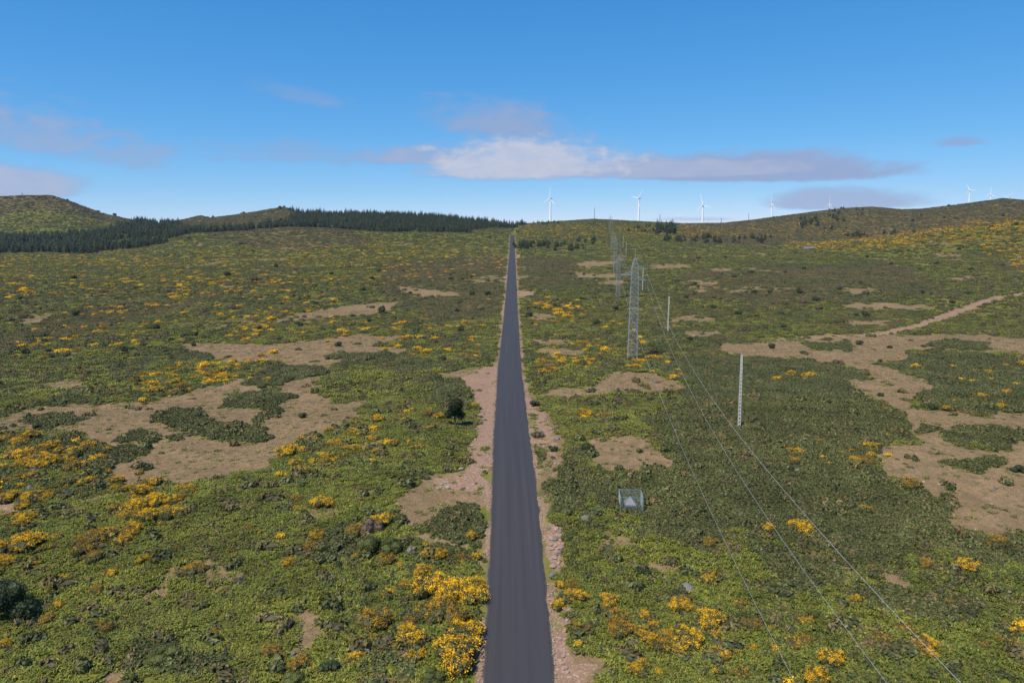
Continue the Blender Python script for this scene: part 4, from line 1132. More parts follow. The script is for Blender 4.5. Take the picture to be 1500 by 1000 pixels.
# ------------------------------------------------------------------ conifers
PINES = [pine_mesh('pine', 500 + k, h, 15, 8, rd) for k, (h, rd) in enumerate(((10.5, 2.4), (12.0, 3.0), (8.0, 3.0), (10.0, 3.6)))]
def pines():
    r = np.random.default_rng(9)
    n = 26000; Y = r.uniform(720, 1460, n); X = r.uniform(-1.05, .05, n) * Y
    ok = woods(X, Y); X, Y = X[ok], Y[ok]
    # thin to a spacing of about 5 m
    cell = {}; keep = []
    for i in range(len(X)):
        k = (int(X[i] / 6.0), int(Y[i] / 6.0))
        if k in cell: continue
        cell[k] = 1; keep.append(i)
    X, Y = X[keep], Y[keep]
    Z = height(X, Y); u, v, D = project(X, Y, Z)
    # groves right of the road
    groves = [(800, 362, 48, 5, 30, 8.0), (778, 361, 18, 4, 14, 8.5), (835, 362, 25, 4, 10, 6.5), (975, 338, 14, 5, 24, 15), (1010, 352, 40, 4, 22, 9), (1075, 353, 45, 4, 22, 9), (1115, 352, 16, 4, 8, 9),
              (795, 327, 24, 2, 12, 7), (1200, 328, 30, 9, 26, 10), (1255, 346, 18, 3, 12, 9), (1300, 343, 10, 2, 4, 8), (1340, 340, 3, 1, 2, 9), (935, 336, 22, 4, 10, 8), (1240, 312, 26, 6, 14, 8),
              (870, 326, 10, 3, 3, 6), (740, 340, 18, 3, 8, 5)]
    lab = {0: 'pine in the low plantation just right of the road end', 3: 'tall pine in the dark grove under the ridge', 4: 'pine in the row of trees under the ridge right of the pylons',
           7: 'small pine on the skyline beside the first wind turbine', 8: 'pine scattered on the hillside under the right ridge', 12: 'pine in thin cover on the hillside behind the pylons', 15: 'small pine beside the far end of the road'}
    lmap = {0: 0, 1: 0, 2: 0, 3: 3, 4: 4, 5: 4, 6: 4, 7: 7, 8: 8, 9: 8, 10: 8, 11: 8, 12: 12, 13: 8, 14: 12, 15: 15}
    cnt = 0
    for gi, (gu, gv, ru, rv, m, hh) in enumerate(groves):
        lb = lab[lmap[gi]]
        for q in range(m):
            uu, vv = gu + r.uniform(-ru, ru), gv + r.uniform(-rv, rv)
            x, y, z = ground_at(uu, vv)
            if y < 500: continue
            me = PINES[int(r.integers(0, 4))]; s = hh / 10.5 * r.uniform(.7, 1.15)
            o = link('pine_tree', me, None, (x, y, z), r.uniform(0, 6.28), (s * 1.25, s * 1.25, s)); tag(o, lb, 'pine tree', lb + ' group'); cnt += 1
    front = np.argsort(Y + np.where(u > 420, -230, 0) + r.uniform(0, 30, len(X)))
    order = [i for i in front if -5 < u[i] < 1500][:300 - cnt]
    for i in order:
        side = 'front rank of the dark plantation below the left hill' if u[i] < 262 else 'front rank of the long plantation left of the road end'
        lb = 'dark pine in the ' + side
        o = link('pine_tree', PINES[int(r.integers(0, 4))], None, (X[i], Y[i], Z[i]), r.uniform(0, 6.28), float(r.uniform(.55, 1.2))); tag(o, lb, 'pine tree', lb + ' group')
    rest = np.ones(len(X), bool); rest[order] = False; i = np.nonzero(rest)[0]
    s = r.uniform(.55, 1.25, len(i))
    cover('pine_forest', 'dense dark pine plantation covering the slopes left of the road end', np.stack([X[i], Y[i], Z[i]], 1), r.uniform(0, 6.28, len(i)), np.stack([s, s, s], 1), r.integers(0, 4, len(i)), PINES)
    print('pines', cnt + len(order), 'forest', len(i))
pines()

# ------------------------------------------------------------------ poles, pylons, cables, turbines
MAT['steel'] = mat_simple('galvanised_steel', (.25, .275, .29), .55, .2, .15, 4)
MAT['concrete'] = mat_simple('pole_concrete', (.50, .48, .44), .85, 0, .12, 3)
MAT['white'] = mat_simple('turbine_white', (.88, .88, .88), .45, 0, .03, .2)
MAT['cable'] = mat_simple('aluminium_cable', (.42, .42, .42), .5, .3, .05, 1)
MAT['insulator'] = mat_simple('insulator_glass', (.25, .30, .30), .25, 0, .1, 3)
MAT['cyan_post'] = mat_simple('pale_green_painted_metal', (.16, .235, .24), .55, .1, .15, 6)
MAT['grey_sheet'] = mat_simple('weathered_grey_sheet', (.36, .36, .38), .6, .1, .2, 3)
MAT['roof'] = mat_simple('dull_roof', (.20, .20, .22), .9, 0, .2, 1)
MAT['slab'] = mat_simple('grey_concrete_slab', (.30, .29, .27), .9, 0, .2, 3)
MAT['rock'] = mat_simple('grey_rock', (.15, .14, .13), .95, 0, .4, 1.6)
MAT['rock_red'] = mat_simple('reddish_rock', (.30, .20, .155), .95, 0, .35, 1.8)
MAT['rock_pale'] = mat_simple('pale_rock', (.29, .23, .185), .95, 0, .3, 2)

def bar(bm, a, b, w, t=None):
    """square bar between two points"""
    a, b = Vector(a), Vector(b); d = b - a; L = d.length
    if L < 1e-5: return
    d.normalize(); up = Vector((0, 0, 1)) if abs(d.z) < .95 else Vector((0, 1, 0))
    x = d.cross(up).normalized() * (w / 2); y = d.cross(x).normalized() * ((t or w) / 2)
    vs = [bm.verts.new(p + sx * x + sy * y) for p in (a, b) for sx, sy in ((-1, -1), (1, -1), (1, 1), (-1, 1))]
    for f in ((0, 1, 2, 3), (7, 6, 5, 4), (0, 4, 5, 1), (1, 5, 6, 2), (2, 6, 7, 3), (3, 7, 4, 0)): bm.faces.new([vs[i] for i in f])
def rod(bm, a, b, r0, r1=None, n=8, cap=True):
    a, b = Vector(a), Vector(b); r1 = r0 if r1 is None else r1
    q = (b - a).to_track_quat('Z', 'Y')
    R0 = [bm.verts.new(a + q @ Vector((r0 * math.cos(6.2832 * i / n), r0 * math.sin(6.2832 * i / n), 0))) for i in range(n)]
    R1 = [bm.verts.new(b + q @ Vector((r1 * math.cos(6.2832 * i / n), r1 * math.sin(6.2832 * i / n), 0))) for i in range(n)]
    for i in range(n): bm.faces.new((R0[i], R0[(i + 1) % n], R1[(i + 1) % n], R1[i]))
    if cap: bm.faces.new(R0[::-1]); bm.faces.new(R1)
def done(bm, name, mat, smooth=False):
    bmesh.ops.recalc_face_normals(bm, faces=bm.faces[:])
    me = bpy.data.meshes.new(name); bm.to_mesh(me); bm.free(); me.materials.append(mat)
    if smooth:
        for p in me.polygons: p.use_smooth = len(p.vertices) == 4
    return me

# lattice pylon, 28 m: legs nearly parallel, spire on top, three arms on alternate sides
H_PY = 28.6
ARMS = [(24.7, 1, 3.3), (23.1, -1, 3.7), (21.7, 1, 3.3)]
def pylon_meshes():
    bm = bmesh.new()
    def half(z): return float(np.interp(z, [0, 19, 24.9, 27.6, H_PY], [1.25, .98, .84, .10, .02]))
    lv = [0] + list(np.cumsum([2.1, 2.0, 1.9, 1.85, 1.75, 1.7, 1.6, 1.5, 1.45, 1.4, 1.35, 1.3, 1.25, 1.25, 1.25])) + [24.95, 26.2, 27.6]
    lv = sorted(set([z for z in lv if z < 24.6] + [24.95, 26.2, 27.6]))
    c = [(-1, -1), (1, -1), (1, 1), (-1, 1)]
    for z0, z1 in zip(lv[:-1], lv[1:]):
        h0, h1 = half(z0), half(z1)
        for sx, sy in c: bar(bm, (sx * h0, sy * h0, z0), (sx * h1, sy * h1, z1), .115)
        for k in range(4):
            a, b = c[k], c[(k + 1) % 4]
            bar(bm, (a[0] * h0, a[1] * h0, z0), (b[0] * h1, b[1] * h1, z1), .065)
            bar(bm, (b[0] * h0, b[1] * h0, z0), (a[0] * h1, a[1] * h1, z1), .065)
            if k % 2 == 0: bar(bm, (a[0] * h1, a[1] * h1, z1), (b[0] * h1, b[1] * h1, z1), .07)
    bar(bm, (0, 0, 27.5), (0, 0, H_PY + 1.2), .09)
    body = done(bm, 'pylon_mast', MAT['steel'])
    arms = []
    for (z, s, L) in ARMS:
        bm = bmesh.new(); h = half(z); e = (s * L, 0, z)
        for sy in (-1, 1):
            bar(bm, (s * h, sy * h, z), e, .17); bar(bm, (s * h, sy * h, z + .75), e, .12)
            for t in (.3, .6): bar(bm, (s * (h + (L - h) * t), sy * h * (1 - t), z), (s * (h + (L - h) * t), sy * h * (1 - t), z + .75 * (1 - t)), .07)
        for t in (.25, .5, .75): bar(bm, (s * (h + (L - h) * t), -h * (1 - t), z), (s * (h + (L - h) * t), h * (1 - t), z), .07)
        arms.append(done(bm, 'crossarm', MAT['steel']))
    bm = bmesh.new()
    for i in range(9): rod(bm, (0, 0, -i * .13 - .05), (0, 0, -i * .13 - .11), .13, .09, 8)
    rod(bm, (0, 0, 0), (0, 0, -1.35), .03)
    ins = done(bm, 'insulator', MAT['insulator'])
    return body, arms, ins
PY = pylon_meshes()
PYLONS = [((926, 527), 1.0, 'nearest and tallest lattice pylon right of the road, standing on green scrub'),
          ((905, 437), .80, 'second lattice pylon of the line, between the tallest one and the road'),
          ((900.5, 398), .92, 'third lattice pylon of the line, at the foot of the hillside'),
          ((896.5, 368), .78, 'fourth lattice pylon of the line, in front of the small dark copse'),
          ((893.5, 340), .90, 'farthest lattice pylon of the line, top breaking the skyline')]
PTS = []
PDIR = math.atan2(53.7 - 32.5, 345.1 - 180.9)
for (uv, s, lb) in PYLONS:
    x, y, z = ground_at(*uv)
    root = bpy.data.objects.new('lattice_pylon', None); col.objects.link(root); root.location = (x, y, z - .1); root.scale = (s, s, s); root.rotation_euler = (0, 0, -PDIR * .6)
    tag(root, lb, 'pylon', 'lattice pylons of the power line')
    m = link('mast', PY[0], root)
    bm = None
    for am, (az_, sd, L) in zip(PY[1], ARMS):
        a = link('crossarm', am, root); i_ = link('insulator', PY[2], a, (sd * L, 0, az_))
    foot = bmesh.new()
    for sx in (-1, 1):
        for sy in (-1, 1): rod(foot, (sx * 1.25, sy * 1.25, -.6), (sx * 1.25, sy * 1.25, .35), .42, .34, 10)
    link('footing', done(foot, 'footing', MAT['slab']), root)
    ca, sa = math.cos(-PDIR * .6), math.sin(-PDIR * .6)
    PTS.append([(x + s * sd * L * ca, y + s * sd * L * sa, z - .1 + s * (az_ - 1.35)) for (az_, sd, L) in ARMS])

def cable(a, b, sag, label, r=.03, n=60, group='power cables'):
    a, b = np.array(a), np.array(b); T = np.linspace(0, 1, n + 1)
    P = a[None] * (1 - T[:, None]) + b[None] * T[:, None]; P[:, 2] -= 4 * sag * T * (1 - T)
    V, F = [], []
    for p in P:
        for i in range(5): V.append((p[0] + r * math.cos(i * 1.2566), p[1], p[2] + r * math.sin(i * 1.2566)))
    for k in range(n):
        for i in range(5): F.append((k * 5 + i, k * 5 + (i + 1) % 5, (k + 1) * 5 + (i + 1) % 5, (k + 1) * 5 + i))
    tag(link('power_cable', mesh_from('power_cable', V, F, [MAT['cable']], None, True)), label, 'cable', group)
NEAR_ENDS = [(11, -60, 32, 13, 'rightmost of the three power cables sweeping to the bottom right corner'),
             (17, -60, 8, 13, 'leftmost of the three power cables running from the nearest pylon'),
             (15, -60, 25, 15, 'middle of the three power cables running from the nearest pylon')]
for p, (bx, by, bz, sg, lb) in zip(PTS[0], NEAR_ENDS): cable(p, (bx, by, bz), sg, lb, .016, 120)
names_ = ['first and second', 'second and third', 'third and fourth', 'fourth and fifth']
pos_ = ['upper right arm', 'left arm', 'lower right arm']
for k in range(4):
    for j in range(3):
        cable(PTS[k][j], PTS[k + 1][j], 3.0, 'thin cable between the %s pylon on the %s' % (names_[k], pos_[j]), .022, 24)

def pole_mesh(h):
    """concrete pole of two flanges joined by rungs, so the ladder of openings shows"""
    bm = bmesh.new(); n = int(h / .62)
    def w(z): return .36 - .15 * z / h
    for s in (-1, 1):
        rod_pts = [(s * w(0) / 2, 0, -.5), (s * w(h) / 2, 0, h)]
        bar(bm, rod_pts[0], rod_pts[1], .10, .22)
    for i in range(n):
        z = .35 + i * (h - .6) / (n - 1)
        hgt = .24 if i < n * .75 else .5
        bar(bm, (-w(z) / 2 + .05, 0, z), (w(z) / 2 - .05, 0, z), hgt if False else .20, hgt)
    bar(bm, (-.2, 0, h), (.2, 0, h), .26, .12)
    return done(bm, 'pole_shaft', MAT['concrete'])
POLES = [((1082.5, 629), 12.6, -.022, 'nearest tall pale concrete pole with ladder openings, alone in dark gorse'),
         ((978, 487), 12.0, 0, 'pale concrete pole beside the reddish brown bush, second nearest'),
         ((941, 426), 12.0, 0, 'pale concrete pole partly behind the arms of the nearest pylon'),
         ((917, 372), 11.5, 0, 'small distant concrete pole right of the pylon line'),
         ((912.5, 363), 12.5, 0, 'faint distant concrete pole just left of a nearer pole on the hillside'),
         ((908, 346), 12.0, 0, 'farthest visible concrete pole, high on the hillside')]
for (uv, h, lean, lb) in POLES:
    x, y, z = ground_at(*uv)
    root = bpy.data.objects.new('concrete_pole', None); col.objects.link(root); root.location = (x, y, z); root.rotation_euler = (0, lean, 0)
    tag(root, lb, 'pole', 'concrete poles right of the road')
    link('shaft', pole_mesh(h), root)
    bm = bmesh.new(); bar(bm, (0, 0, h + .06), (0, 0, h + .45), .07); rod(bm, (0, 0, h + .25), (0, 0, h + .42), .1, .06)
    link('insulator', done(bm, 'pole_top', MAT['insulator']), root)

def blade_mesh(L):
    st = [(0, 1.1, 1.1, 0), (.04, 1.1, 1.0, 0), (.18, 1.9, .6, .3), (.45, 1.3, .3, .15), (.75, .85, .16, .05), (1.0, .3, .06, 0)]
    V, F = [], []
    for (t, ch, th, off) in st:
        for i in range(8):
            a = i * math.pi / 4; V.append((math.cos(a) * ch * .5 + off, math.sin(a) * th * .5, t * L))
    for k in range(len(st) - 1):
        for i in range(8): F.append((k * 8 + i, k * 8 + (i + 1) % 8, (k + 1) * 8 + (i + 1) % 8, (k + 1) * 8 + i))
    F.append(tuple(range(8))[::-1]); F.append(tuple(range(40, 48)))
    return mesh_from('blade', V, F, [MAT['white']], None, True)
def at_plane(u, v, Y):
    c, s = math.cos(PITCH), math.sin(PITCH); xx, vv = (u - 750) / FOC, (500 - v) / FOC
    fy = c + vv * s
    return xx / fy * Y, Y, CAM_H + (-s + vv * c) / fy * Y
def turbine(u, v, Y, hub, L, yaw, spin, label, px_base=None):
    """hub centre seen at (u, v) at forward distance Y"""
    x, y, z = at_plane(u, v, Y)
    root = bpy.data.objects.new('wind_turbine', None); col.objects.link(root)
    c, s = math.cos(yaw), math.sin(yaw)                       # rotor looks towards (-y) turned by yaw
    fx, fy = -s, -c                                            # facing direction
    bx, by = x - fx * 3.6, y - fy * 3.6
    g = float(height(bx, by)); hub_h = z - g
    root.location = (bx, by, g); root.rotation_euler = (0, 0, -yaw); tag(root, label, 'wind turbine', 'white wind turbines on the ridge')
    bm = bmesh.new(); rod(bm, (0, 0, -1), (0, 0, hub_h * .5), 2.4, 2.0, 20, False); rod(bm, (0, 0, hub_h * .5), (0, 0, hub_h - 1.2), 2.0, 1.5, 20, False)
    link('tower', done(bm, 'tower', MAT['white'], True), root)
    bm = bmesh.new(); bar(bm, (0, -1.9, hub_h), (0, 4.8, hub_h), 2.5, 2.7)
    bmesh.ops.bevel(bm, geom=bm.edges[:], offset=.5, segments=2)
    link('nacelle', done(bm, 'nacelle', MAT['white']), root)
    bm = bmesh.new(); rod(bm, (0, -1.9, 0), (0, -3.3, 0), 1.35, 1.25, 14); rod(bm, (0, -3.3, 0), (0, -4.6, 0), 1.25, .25, 14)
    rot = link('hub', done(bm, 'hub', MAT['white'], True), root, (0, 0, hub_h))
    bm_ = blade_mesh(L)
    for k in range(3):
        b = link('blade', bm_, rot, (0, -3.1, 0)); b.rotation_euler = (0, spin + k * 2.0944, 0)
turbine(804.6, 291, 1560, 50, 27, R(52), R(5), 'wind turbine over the skyline just right of the road end, leftmost in the row')
turbine(934.5, 290.4, 1580, 50, 26, R(60), R(-80), 'wind turbine behind the nearest pylon, second from the left')
turbine(1029, 300.5, 1640, 50, 26, R(40), R(-14), 'wind turbine third from the left, right of the nearest pylon')
turbine(1129.6, 299, 1900, 50, 27, R(78), R(0), 'wind turbine fourth from the left, beneath the small grey cloud')
turbine(1214.4, 299.6, 2100, 50, 27, R(78), R(6), 'half hidden wind turbine behind the rounded right ridge')
turbine(1420, 278.8, 1900, 50, 20, R(62), R(-28), 'wind turbine standing tallest on the high right ridge')
turbine(1450.7, 284.7, 2100, 50, 22, R(65), R(0), 'short looking wind turbine on the ridge near the right edge')
turbine(1478, 288.5, 2300, 50, 20, R(65), R(40), 'wind turbine whose hub barely tops the ridge at far right')
turbine(994.6, 318, 3200, 50, 27, R(70), R(-40), 'tiny remote wind turbine between two bigger ones')

def mast(u, vt, Y, w, label, h=None):
    x, y, z = at_plane(u, vt, Y); g = float(height(x, y)) - .5; h = z - g
    bm = bmesh.new(); n = max(6, int(h / (w * 2.2)))
    for sx, sy in ((-1, -1), (1, -1), (1, 1), (-1, 1)): bar(bm, (sx * w, sy * w, 0), (sx * w * .5, sy * w * .5, h), w * .32)
    c = [(-1, -1), (1, -1), (1, 1), (-1, 1)]
    for k in range(n):
        z0, z1 = h * k / n, h * (k + 1) / n; a0, a1 = w * (1 - .5 * k / n), w * (1 - .5 * (k + 1) / n)
        for i in range(4):
            p, q = c[i], c[(i + 1) % 4]; bar(bm, (p[0] * a0, p[1] * a0, z0), (q[0] * a1, q[1] * a1, z1), w * .2); bar(bm, (p[0] * a1, p[1] * a1, z1), (q[0] * a1, q[1] * a1, z1), w * .2)
    tag(link('lattice_mast', done(bm, 'lattice_mast', MAT['steel']), None, (x, y, g)), label, 'mast')
mast(871, 304.5, 1700, 1.0, 'thin lattice mast on the skyline left of the pylon line')
mast(967, 313.7, 1750, 1.0, 'thin lattice mast on the skyline right of the second turbine')
mast(1056.7, 319.5, 1750, .9, 'short lattice mast on the skyline right of the third turbine')
mast(1097, 312, 2600, .9, 'faint remote mast on the skyline near the fourth turbine')
mast(32, 282, 1420, .5, 'tiny mast on top of the left hill')

# fenced instrument cage with a pyramid hood
def cage():
    x, y, z = ground_at(926, 751); w, d, h = 1.36, 1.25, 1.9
    z = float(height(x, y + 0.2)) + .12
    root = bpy.data.objects.new('mesh_cage', None); col.objects.link(root); root.location = (x, y + d, z); root.rotation_euler = (0, 0, R(-4))
    tag(root, 'square pale green metal mesh cage in scrub right of the road', 'cage')
    for sx in (-1, 1):
        for sy in (-1, 1):
            bm = bmesh.new(); bar(bm, (sx * w, sy * d, -.4), (sx * w, sy * d, h), .10); link('post', done(bm, 'post', MAT['cyan_post']), root)
    for (a, b) in (((-w, -d), (w, -d)), ((w, -d), (w, d)), ((w, d), (-w, d)), ((-w, d), (-w, -d))):
        A, B = Vector((a[0], a[1], 0)), Vector((b[0], b[1], 0))
        bm = bmesh.new(); u_ = (B - A).normalized() * .06
        for zz in (h - .04, .10): bar(bm, A + u_ + Vector((0, 0, zz)), B - u_ + Vector((0, 0, zz)), .06)
        fr = link('rail', done(bm, 'rail', MAT['cyan_post']), root)
        bm = bmesh.new(); L = (B - A).length; n = int(L / .16); dr = (B - A) / L
        for i in range(-int(h / .16), n):
            s0, s1 = i * .16, i * .16 + h - .2; z0, z1 = .1, h - .1
            a0 = max(0.0, -s0); a1 = min(s1, L) - s0
            if a1 <= a0: continue
            bar(bm, A + dr * (s0 + a0) + Vector((0, 0, z0 + a0)), A + dr * (s0 + a1) + Vector((0, 0, z0 + a1)), .010)
            bar(bm, A + dr * (L - s0 - a0) + Vector((0, 0, z0 + a0)), A + dr * (L - s0 - a1) + Vector((0, 0, z0 + a1)), .010)
        link('wire_mesh', done(bm, 'wire_mesh', MAT['steel']), root)
    # the thing inside
    r2 = bpy.data.objects.new('pyramid_hood', None); col.objects.link(r2); r2.location = (x - .05, y + d + .1, z - .05); r2.rotation_euler = (0, 0, R(-4))
    tag(r2, 'grey pyramid topped box standing inside the mesh cage', 'instrument box')
    bm = bmesh.new()
    s = .78; v = [bm.verts.new(p) for p in ((-s, -s, .52), (s, -s, .52), (s, s, .52), (-s, s, .52), (0, 0, 1.55))]
    v2 = [bm.verts.new((p.co.x, p.co.y, .46)) for p in v[:4]]
    for i in range(4): bm.faces.new((v[i], v[(i + 1) % 4], v[4])); bm.faces.new((v2[i], v2[(i + 1) % 4], v[(i + 1) % 4], v[i]))
    bm.faces.new(v2)
    link('hood', done(bm, 'hood', mat_simple('pale_metal_hood', (.21, .21, .22), .5, .2, .15, 3)), r2)
    bm = bmesh.new(); bar(bm, (-.55, 0, .25), (.55, 0, .25), 1.1, .42); link('box', done(bm, 'box', MAT['grey_sheet']), r2)
    bm = bmesh.new(); bar(bm, (-1.15, 0, -.05), (1.15, 0, -.05), 2.1, .26); link('base_slab', done(bm, 'base_slab', MAT['slab']), r2)
cage()

# shed roof on the right flank, and a small white hut by the far wood
def hut(u, v, w, d, h, wallm, roofm, label, rz):
    x, y, z = ground_at(u, v)
    root = bpy.data.objects.new('hut', None); col.objects.link(root); root.location = (x, y, z); root.rotation_euler = (0, 0, rz); tag(root, label, 'hut')
    bm = bmesh.new(); bar(bm, (-w / 2, 0, h / 2 - .3), (w / 2, 0, h / 2 - .3), d, h + .6); link('wall', done(bm, 'wall', wallm), root)
    bm = bmesh.new(); e = .3; t = .9
    V = [bm.verts.new(p) for p in ((-w/2-e, -d/2-e, h), (w/2+e, -d/2-e, h), (w/2+e, d/2+e, h), (-w/2-e, d/2+e, h), (-w/2-e, 0, h+t), (w/2+e, 0, h+t))]
    for f in ((0, 1, 5, 4), (2, 3, 4, 5), (0, 4, 3), (1, 2, 5), (3, 2, 1, 0)): bm.faces.new([V[i] for i in f])
    link('roof', done(bm, 'roof', roofm), root)
    bm = bmesh.new(); bar(bm, (-.5, -d / 2 - .02, h * .4), (.5, -d / 2 - .02, h * .4), .06, h * .8); link('door', done(bm, 'door', MAT['slab']), root)
hut(1185, 364, 12, 5, .7, MAT['slab'], MAT['roof'], 'long grey roofed shed at the foot of the yellow slope', .1)
hut(487, 334, 3.2, 3, 2.2, MAT['white'], MAT['white'], 'tiny white hut in front of the long plantation', 0)

# ------------------------------------------------------------------ rocks
def rock_mesh(name, seed, mat, flat=.6):
    r = np.random.default_rng(seed); V, F = ICO2
    V = V.copy(); P = unit(r.normal(size=(9, 3))); D = r.uniform(.55, .9, 9)
    for p, d in zip(P, D):
        t = V @ p; V = V - np.maximum(t - d, 0)[:, None] * p[None]
    V = V * (1 + (r.random((len(V), 1)) - .5) * .12) * np.array([1, r.uniform(.6, .9), flat])
    return mesh_from(name, V, F, [mat])
ROCKS = {'g': [rock_mesh('rock', 600 + k, MAT['rock']) for k in range(4)], 'r': [rock_mesh('rock', 610 + k, MAT['rock_red']) for k in range(3)], 'p': [rock_mesh('rock', 620 + k, MAT['rock_pale']) for k in range(3)]}
def rock(x, y, rad, kind, label, group, r):
    z = float(height(x, y)); L = ROCKS[kind]
    o = link('rock', L[int(r.integers(0, len(L)))], None, (x, y, z + rad * .25), r.uniform(0, 6.28), rad); tag(o, label, 'rock', group)
def rocks():
    r = np.random.default_rng(3)
    hand = [(54,688,1.0,'g','flat grey boulder beside the golden bush near the left edge'),(45,718,.8,'g','tilted grey boulder below the flat one near the left edge'),(255,734,.35,'g','small pale grey boulder beside golden broom below the clearing'),
            (7,817,.6,'g','grey boulder at the left edge above the dark tree'),(603,807,.7,'g','grey boulder between the twin bushes and the road'),(524,941,.5,'g','grey boulder under the wide orange broom bush'),
            (535,957,.6,'g','second grey boulder just below the one under orange broom'),(857,762,.75,'g','large rounded grey boulder near the mesh cage'),(956,806,.5,'g','pale grey boulder in gorse below the mesh cage'),
            (1007,862,.8,'g','cracked grey outcrop in ferns right of the road'),(974,818,.4,'g','grey boulder on the bare patch below the mesh cage'),(867,757,.5,'g','grey boulder touching the large one near the cage'),
            (816,643,.6,'g','grey boulder on the right verge beside brown bush'),(838,688,.6,'r','flat pink boulder right of the road verge'),(675,688,.6,'p','pale boulder on the left verge near rubble'),
            (656,716,.6,'p','pale stone heap rock nearest the left verge'),(690,600,.6,'p','pale boulder beside the roadside tree'),(663,627,.4,'p','round cream stone at the foot of the roadside tree'),
            (1168,690,.5,'g','small grey rock in gorse left of the brown clearing'),(1290,640,.8,'g','grey rock heap at the rim of the brown clearing')]
    for (u, v, rad, k, lb) in hand:
        x, y, z = ground_at(u, v); rock(x, y, rad, k, lb, 'singled out boulders', r)
    lv, rv, sc, cl = ('loose stone on the dirt verge left of the road', 'loose stone on the dirt verge right of the road', 'small grey stone in scrub left of the road', 'small grey stone in scrub right of the road')
    def strew(n, ulo, uhi, vlo, vhi, lb, kinds, smin, smax):
        for i in range(n):
            x, y, z = ground_at(r.uniform(ulo, uhi), r.uniform(vlo, vhi))
            if abs(x - road_x(y)) < 3.7: x = float(road_x(y)) + math.copysign(r.uniform(3.8, 5.5), x - road_x(y))
            rock(x, y, r.uniform(smin, smax), kinds[int(r.integers(0, len(kinds)))], lb, lb + ' group', r)
    strew(26, 683, 697, 585, 655, lv, 'prg', .15, .4); strew(14, 640, 664, 705, 718, lv, 'pg', .15, .38); strew(14, 665, 700, 670, 720, lv, 'pr', .12, .3)
    strew(30, 797, 832, 770, 845, rv, 'rrg', .2, .55); strew(22, 808, 850, 880, 995, rv, 'rp', .12, .3); strew(20, 780, 820, 580, 720, rv, 'prg', .12, .35)
    strew(12, 405, 460, 905, 960, sc, 'g', .15, .4); strew(10, 0, 460, 780, 990, sc, 'g', .15, .35); strew(10, 960, 1010, 785, 870, cl, 'g', .15, .4)
    strew(16, 860, 1480, 700, 990, cl, 'g', .15, .4); strew(10, 1290, 1480, 700, 780, cl, 'gp', .15, .35); strew(8, 985, 1050, 484, 492, cl, 'gp', .3, .6)
rocks()

def gravel():
    r = np.random.default_rng(8); n = 9000
    Y = 44 + 260 * r.random(n) ** 1.5; s = np.where(r.random(n) < .5, -1, 1)
    X = road_x(Y) + s * (3.05 + np.abs(r.normal(size=n)) * 1.0)
    c = classes(X, Y); ok = c['dirt'] > .25
    # and the stony bare strips farther off the road
    X2, Y2, r2 = wedge(44, 240, .9, 909); c2 = classes(X2, Y2); ok2 = ((c2['dirt'] > .5) | ((c2['tan'] > .6) & (r2.random(len(X2)) < .22))) & (np.abs(X2 - road_x(Y2)) > 3.6)
    X, Y = np.concatenate([X[ok], X2[ok2]]), np.concatenate([Y[ok], Y2[ok2]])
    Z = height(X, Y); Z = np.where(np.abs(X - road_x(Y)) < 3.25, road_z(Y) + .0, Z); k = len(X)
    sz = .03 + .13 * r.random(k) ** 3
    cover('gravel', 'loose pinkish gravel along the verges and on the bare ground', np.stack([X, Y, Z], 1), r.uniform(0, 6.28, k), np.stack([sz, sz, sz], 1), r.integers(0, 6, k), ROCKS['r'] + ROCKS['p'])
gravel()

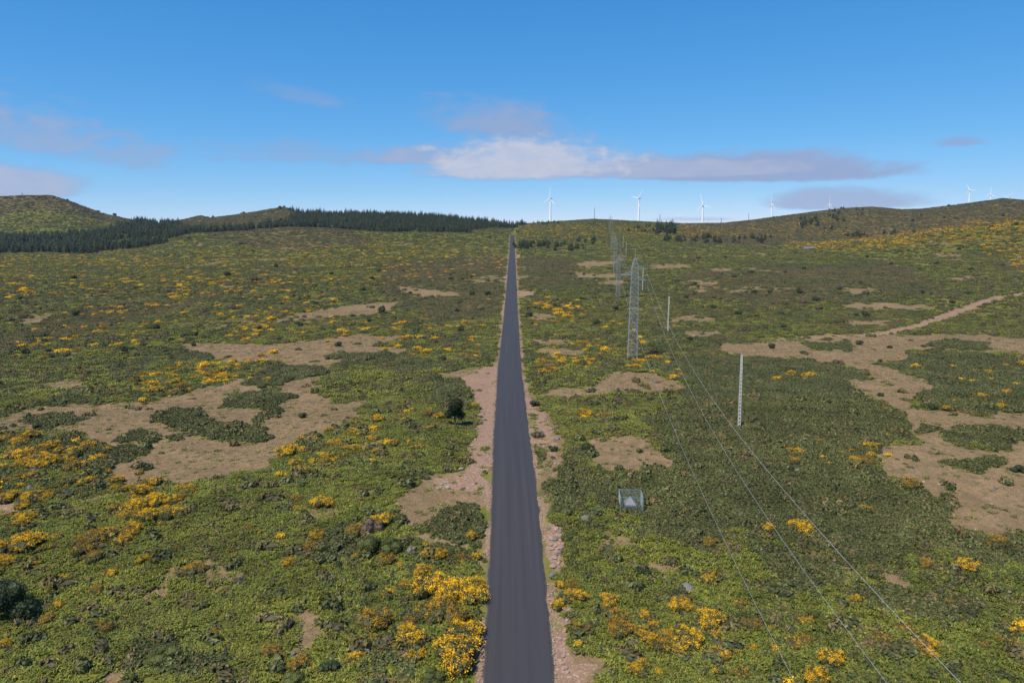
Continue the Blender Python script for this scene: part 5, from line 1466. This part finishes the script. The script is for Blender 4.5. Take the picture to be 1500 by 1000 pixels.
# ------------------------------------------------------------------ say of each look-alike which one it is, from the landmark it stands nearest to
MARKS = [('the nearest lattice pylon', 926, 520), ('the nearest concrete pole', 1082, 625), ('the second concrete pole', 978, 485), ('the third concrete pole', 941, 424),
         ('the mesh cage', 926, 738), ('the tall roadside tree', 668, 615), ('the two round green bushes', 556, 800), ('the left edge dark tree', 20, 885),
         ('the left tan clearing', 300, 650), ('the right brown clearing', 1440, 720), ('the big roadside broom thicket', 660, 930),
         ('the start of the red dirt track', 1300, 490), ('the grey roofed shed', 1185, 363), ('the dark copse under the ridge', 975, 340), ('the left hill plantation', 130, 372),
         ('the long left plantation', 600, 345), ('the far end of the road', 750, 350), ('the round hillside tree', 869, 356), ('the lone bright bush', 474, 743),
         ('the cracked grey outcrop', 1007, 862), ('the pink dirt patch', 705, 560), ('the red dirt patch', 775, 431), ('the bare stony strip', 435, 930),
         ('the tall lone bush', 560, 458), ('the long tan strip', 450, 510), ('the upright dense golden bush', 1036, 918), ('the rounded golden bush', 1173, 780),
         ('the orange rim bush', 1331, 715), ('the yellow right slope', 1460, 352), ('the flat left boulder', 54, 688), ('the left edge tan patch', 50, 470),
         ('the ragged golden bush', 1418, 836), ('the dirt track bend', 1440, 443), ('the rounded right ridge top', 1280, 315), ('the top of the left hill', 70, 300), ('the rocky knob on the ridge', 417, 310)]
ORD = ['closest', 'second', 'third', 'fourth', 'fifth', 'sixth', 'seventh', 'eighth', 'ninth', 'tenth', 'eleventh', 'twelfth', 'thirteenth', 'fourteenth', 'fifteenth', 'sixteenth', 'seventeenth', 'eighteenth']
def relabel():
    buckets = {}
    for (o, look, u, v) in REG:
        m = min(MARKS, key=lambda q: (q[1] - u) ** 2 + ((q[2] - v) * 2) ** 2)
        du, dv = u - m[1], v - m[2]
        d = ('left of' if du < 0 else 'right of') if abs(du) > abs(dv) * 1.6 else ('beyond' if dv < 0 else 'in front of')
        buckets.setdefault((look, d, m[0]), []).append((math.hypot(du, dv * 2), o))
    for (look, d, m), L in buckets.items():
        for k, (_, o) in enumerate(sorted(L, key=lambda q: q[0])):
            o['label'] = '%s, %s one %s %s' % (look, ORD[min(k, 17)], d, m)
            o['group'] = {'b': 'broom bushes flowering on the moor', 's': 'shrubs dotted over the moor', 'l': 'low bushes in the foreground'}['b' if 'broom' in look else ('s' if 'shrub' in look else 'l')]
relabel()

# ------------------------------------------------------------------ the thin air between here and the ridge
def haze():
    bm = bmesh.new(); bmesh.ops.create_cube(bm, size=1)
    me = bpy.data.meshes.new('haze'); bm.to_mesh(me); bm.free()
    m = bpy.data.materials.new('thin_air'); m.use_nodes = True; nt = m.node_tree; nt.nodes.clear()
    out = nt.nodes.new('ShaderNodeOutputMaterial'); v = nt.nodes.new('ShaderNodeVolumePrincipled')
    v.inputs['Color'].default_value = (.62, .78, 1.0, 1); v.inputs['Density'].default_value = .00004; v.inputs['Anisotropy'].default_value = .2
    nt.links.new(v.outputs[0], out.inputs['Volume']); me.materials.append(m)
    o = link('haze', me, None, (0, 0, 60)); o.scale = (10400, 10400, 460)
    tag(o, 'thin blue air between the viewpoint and the far ridge', kind='stuff')
haze()
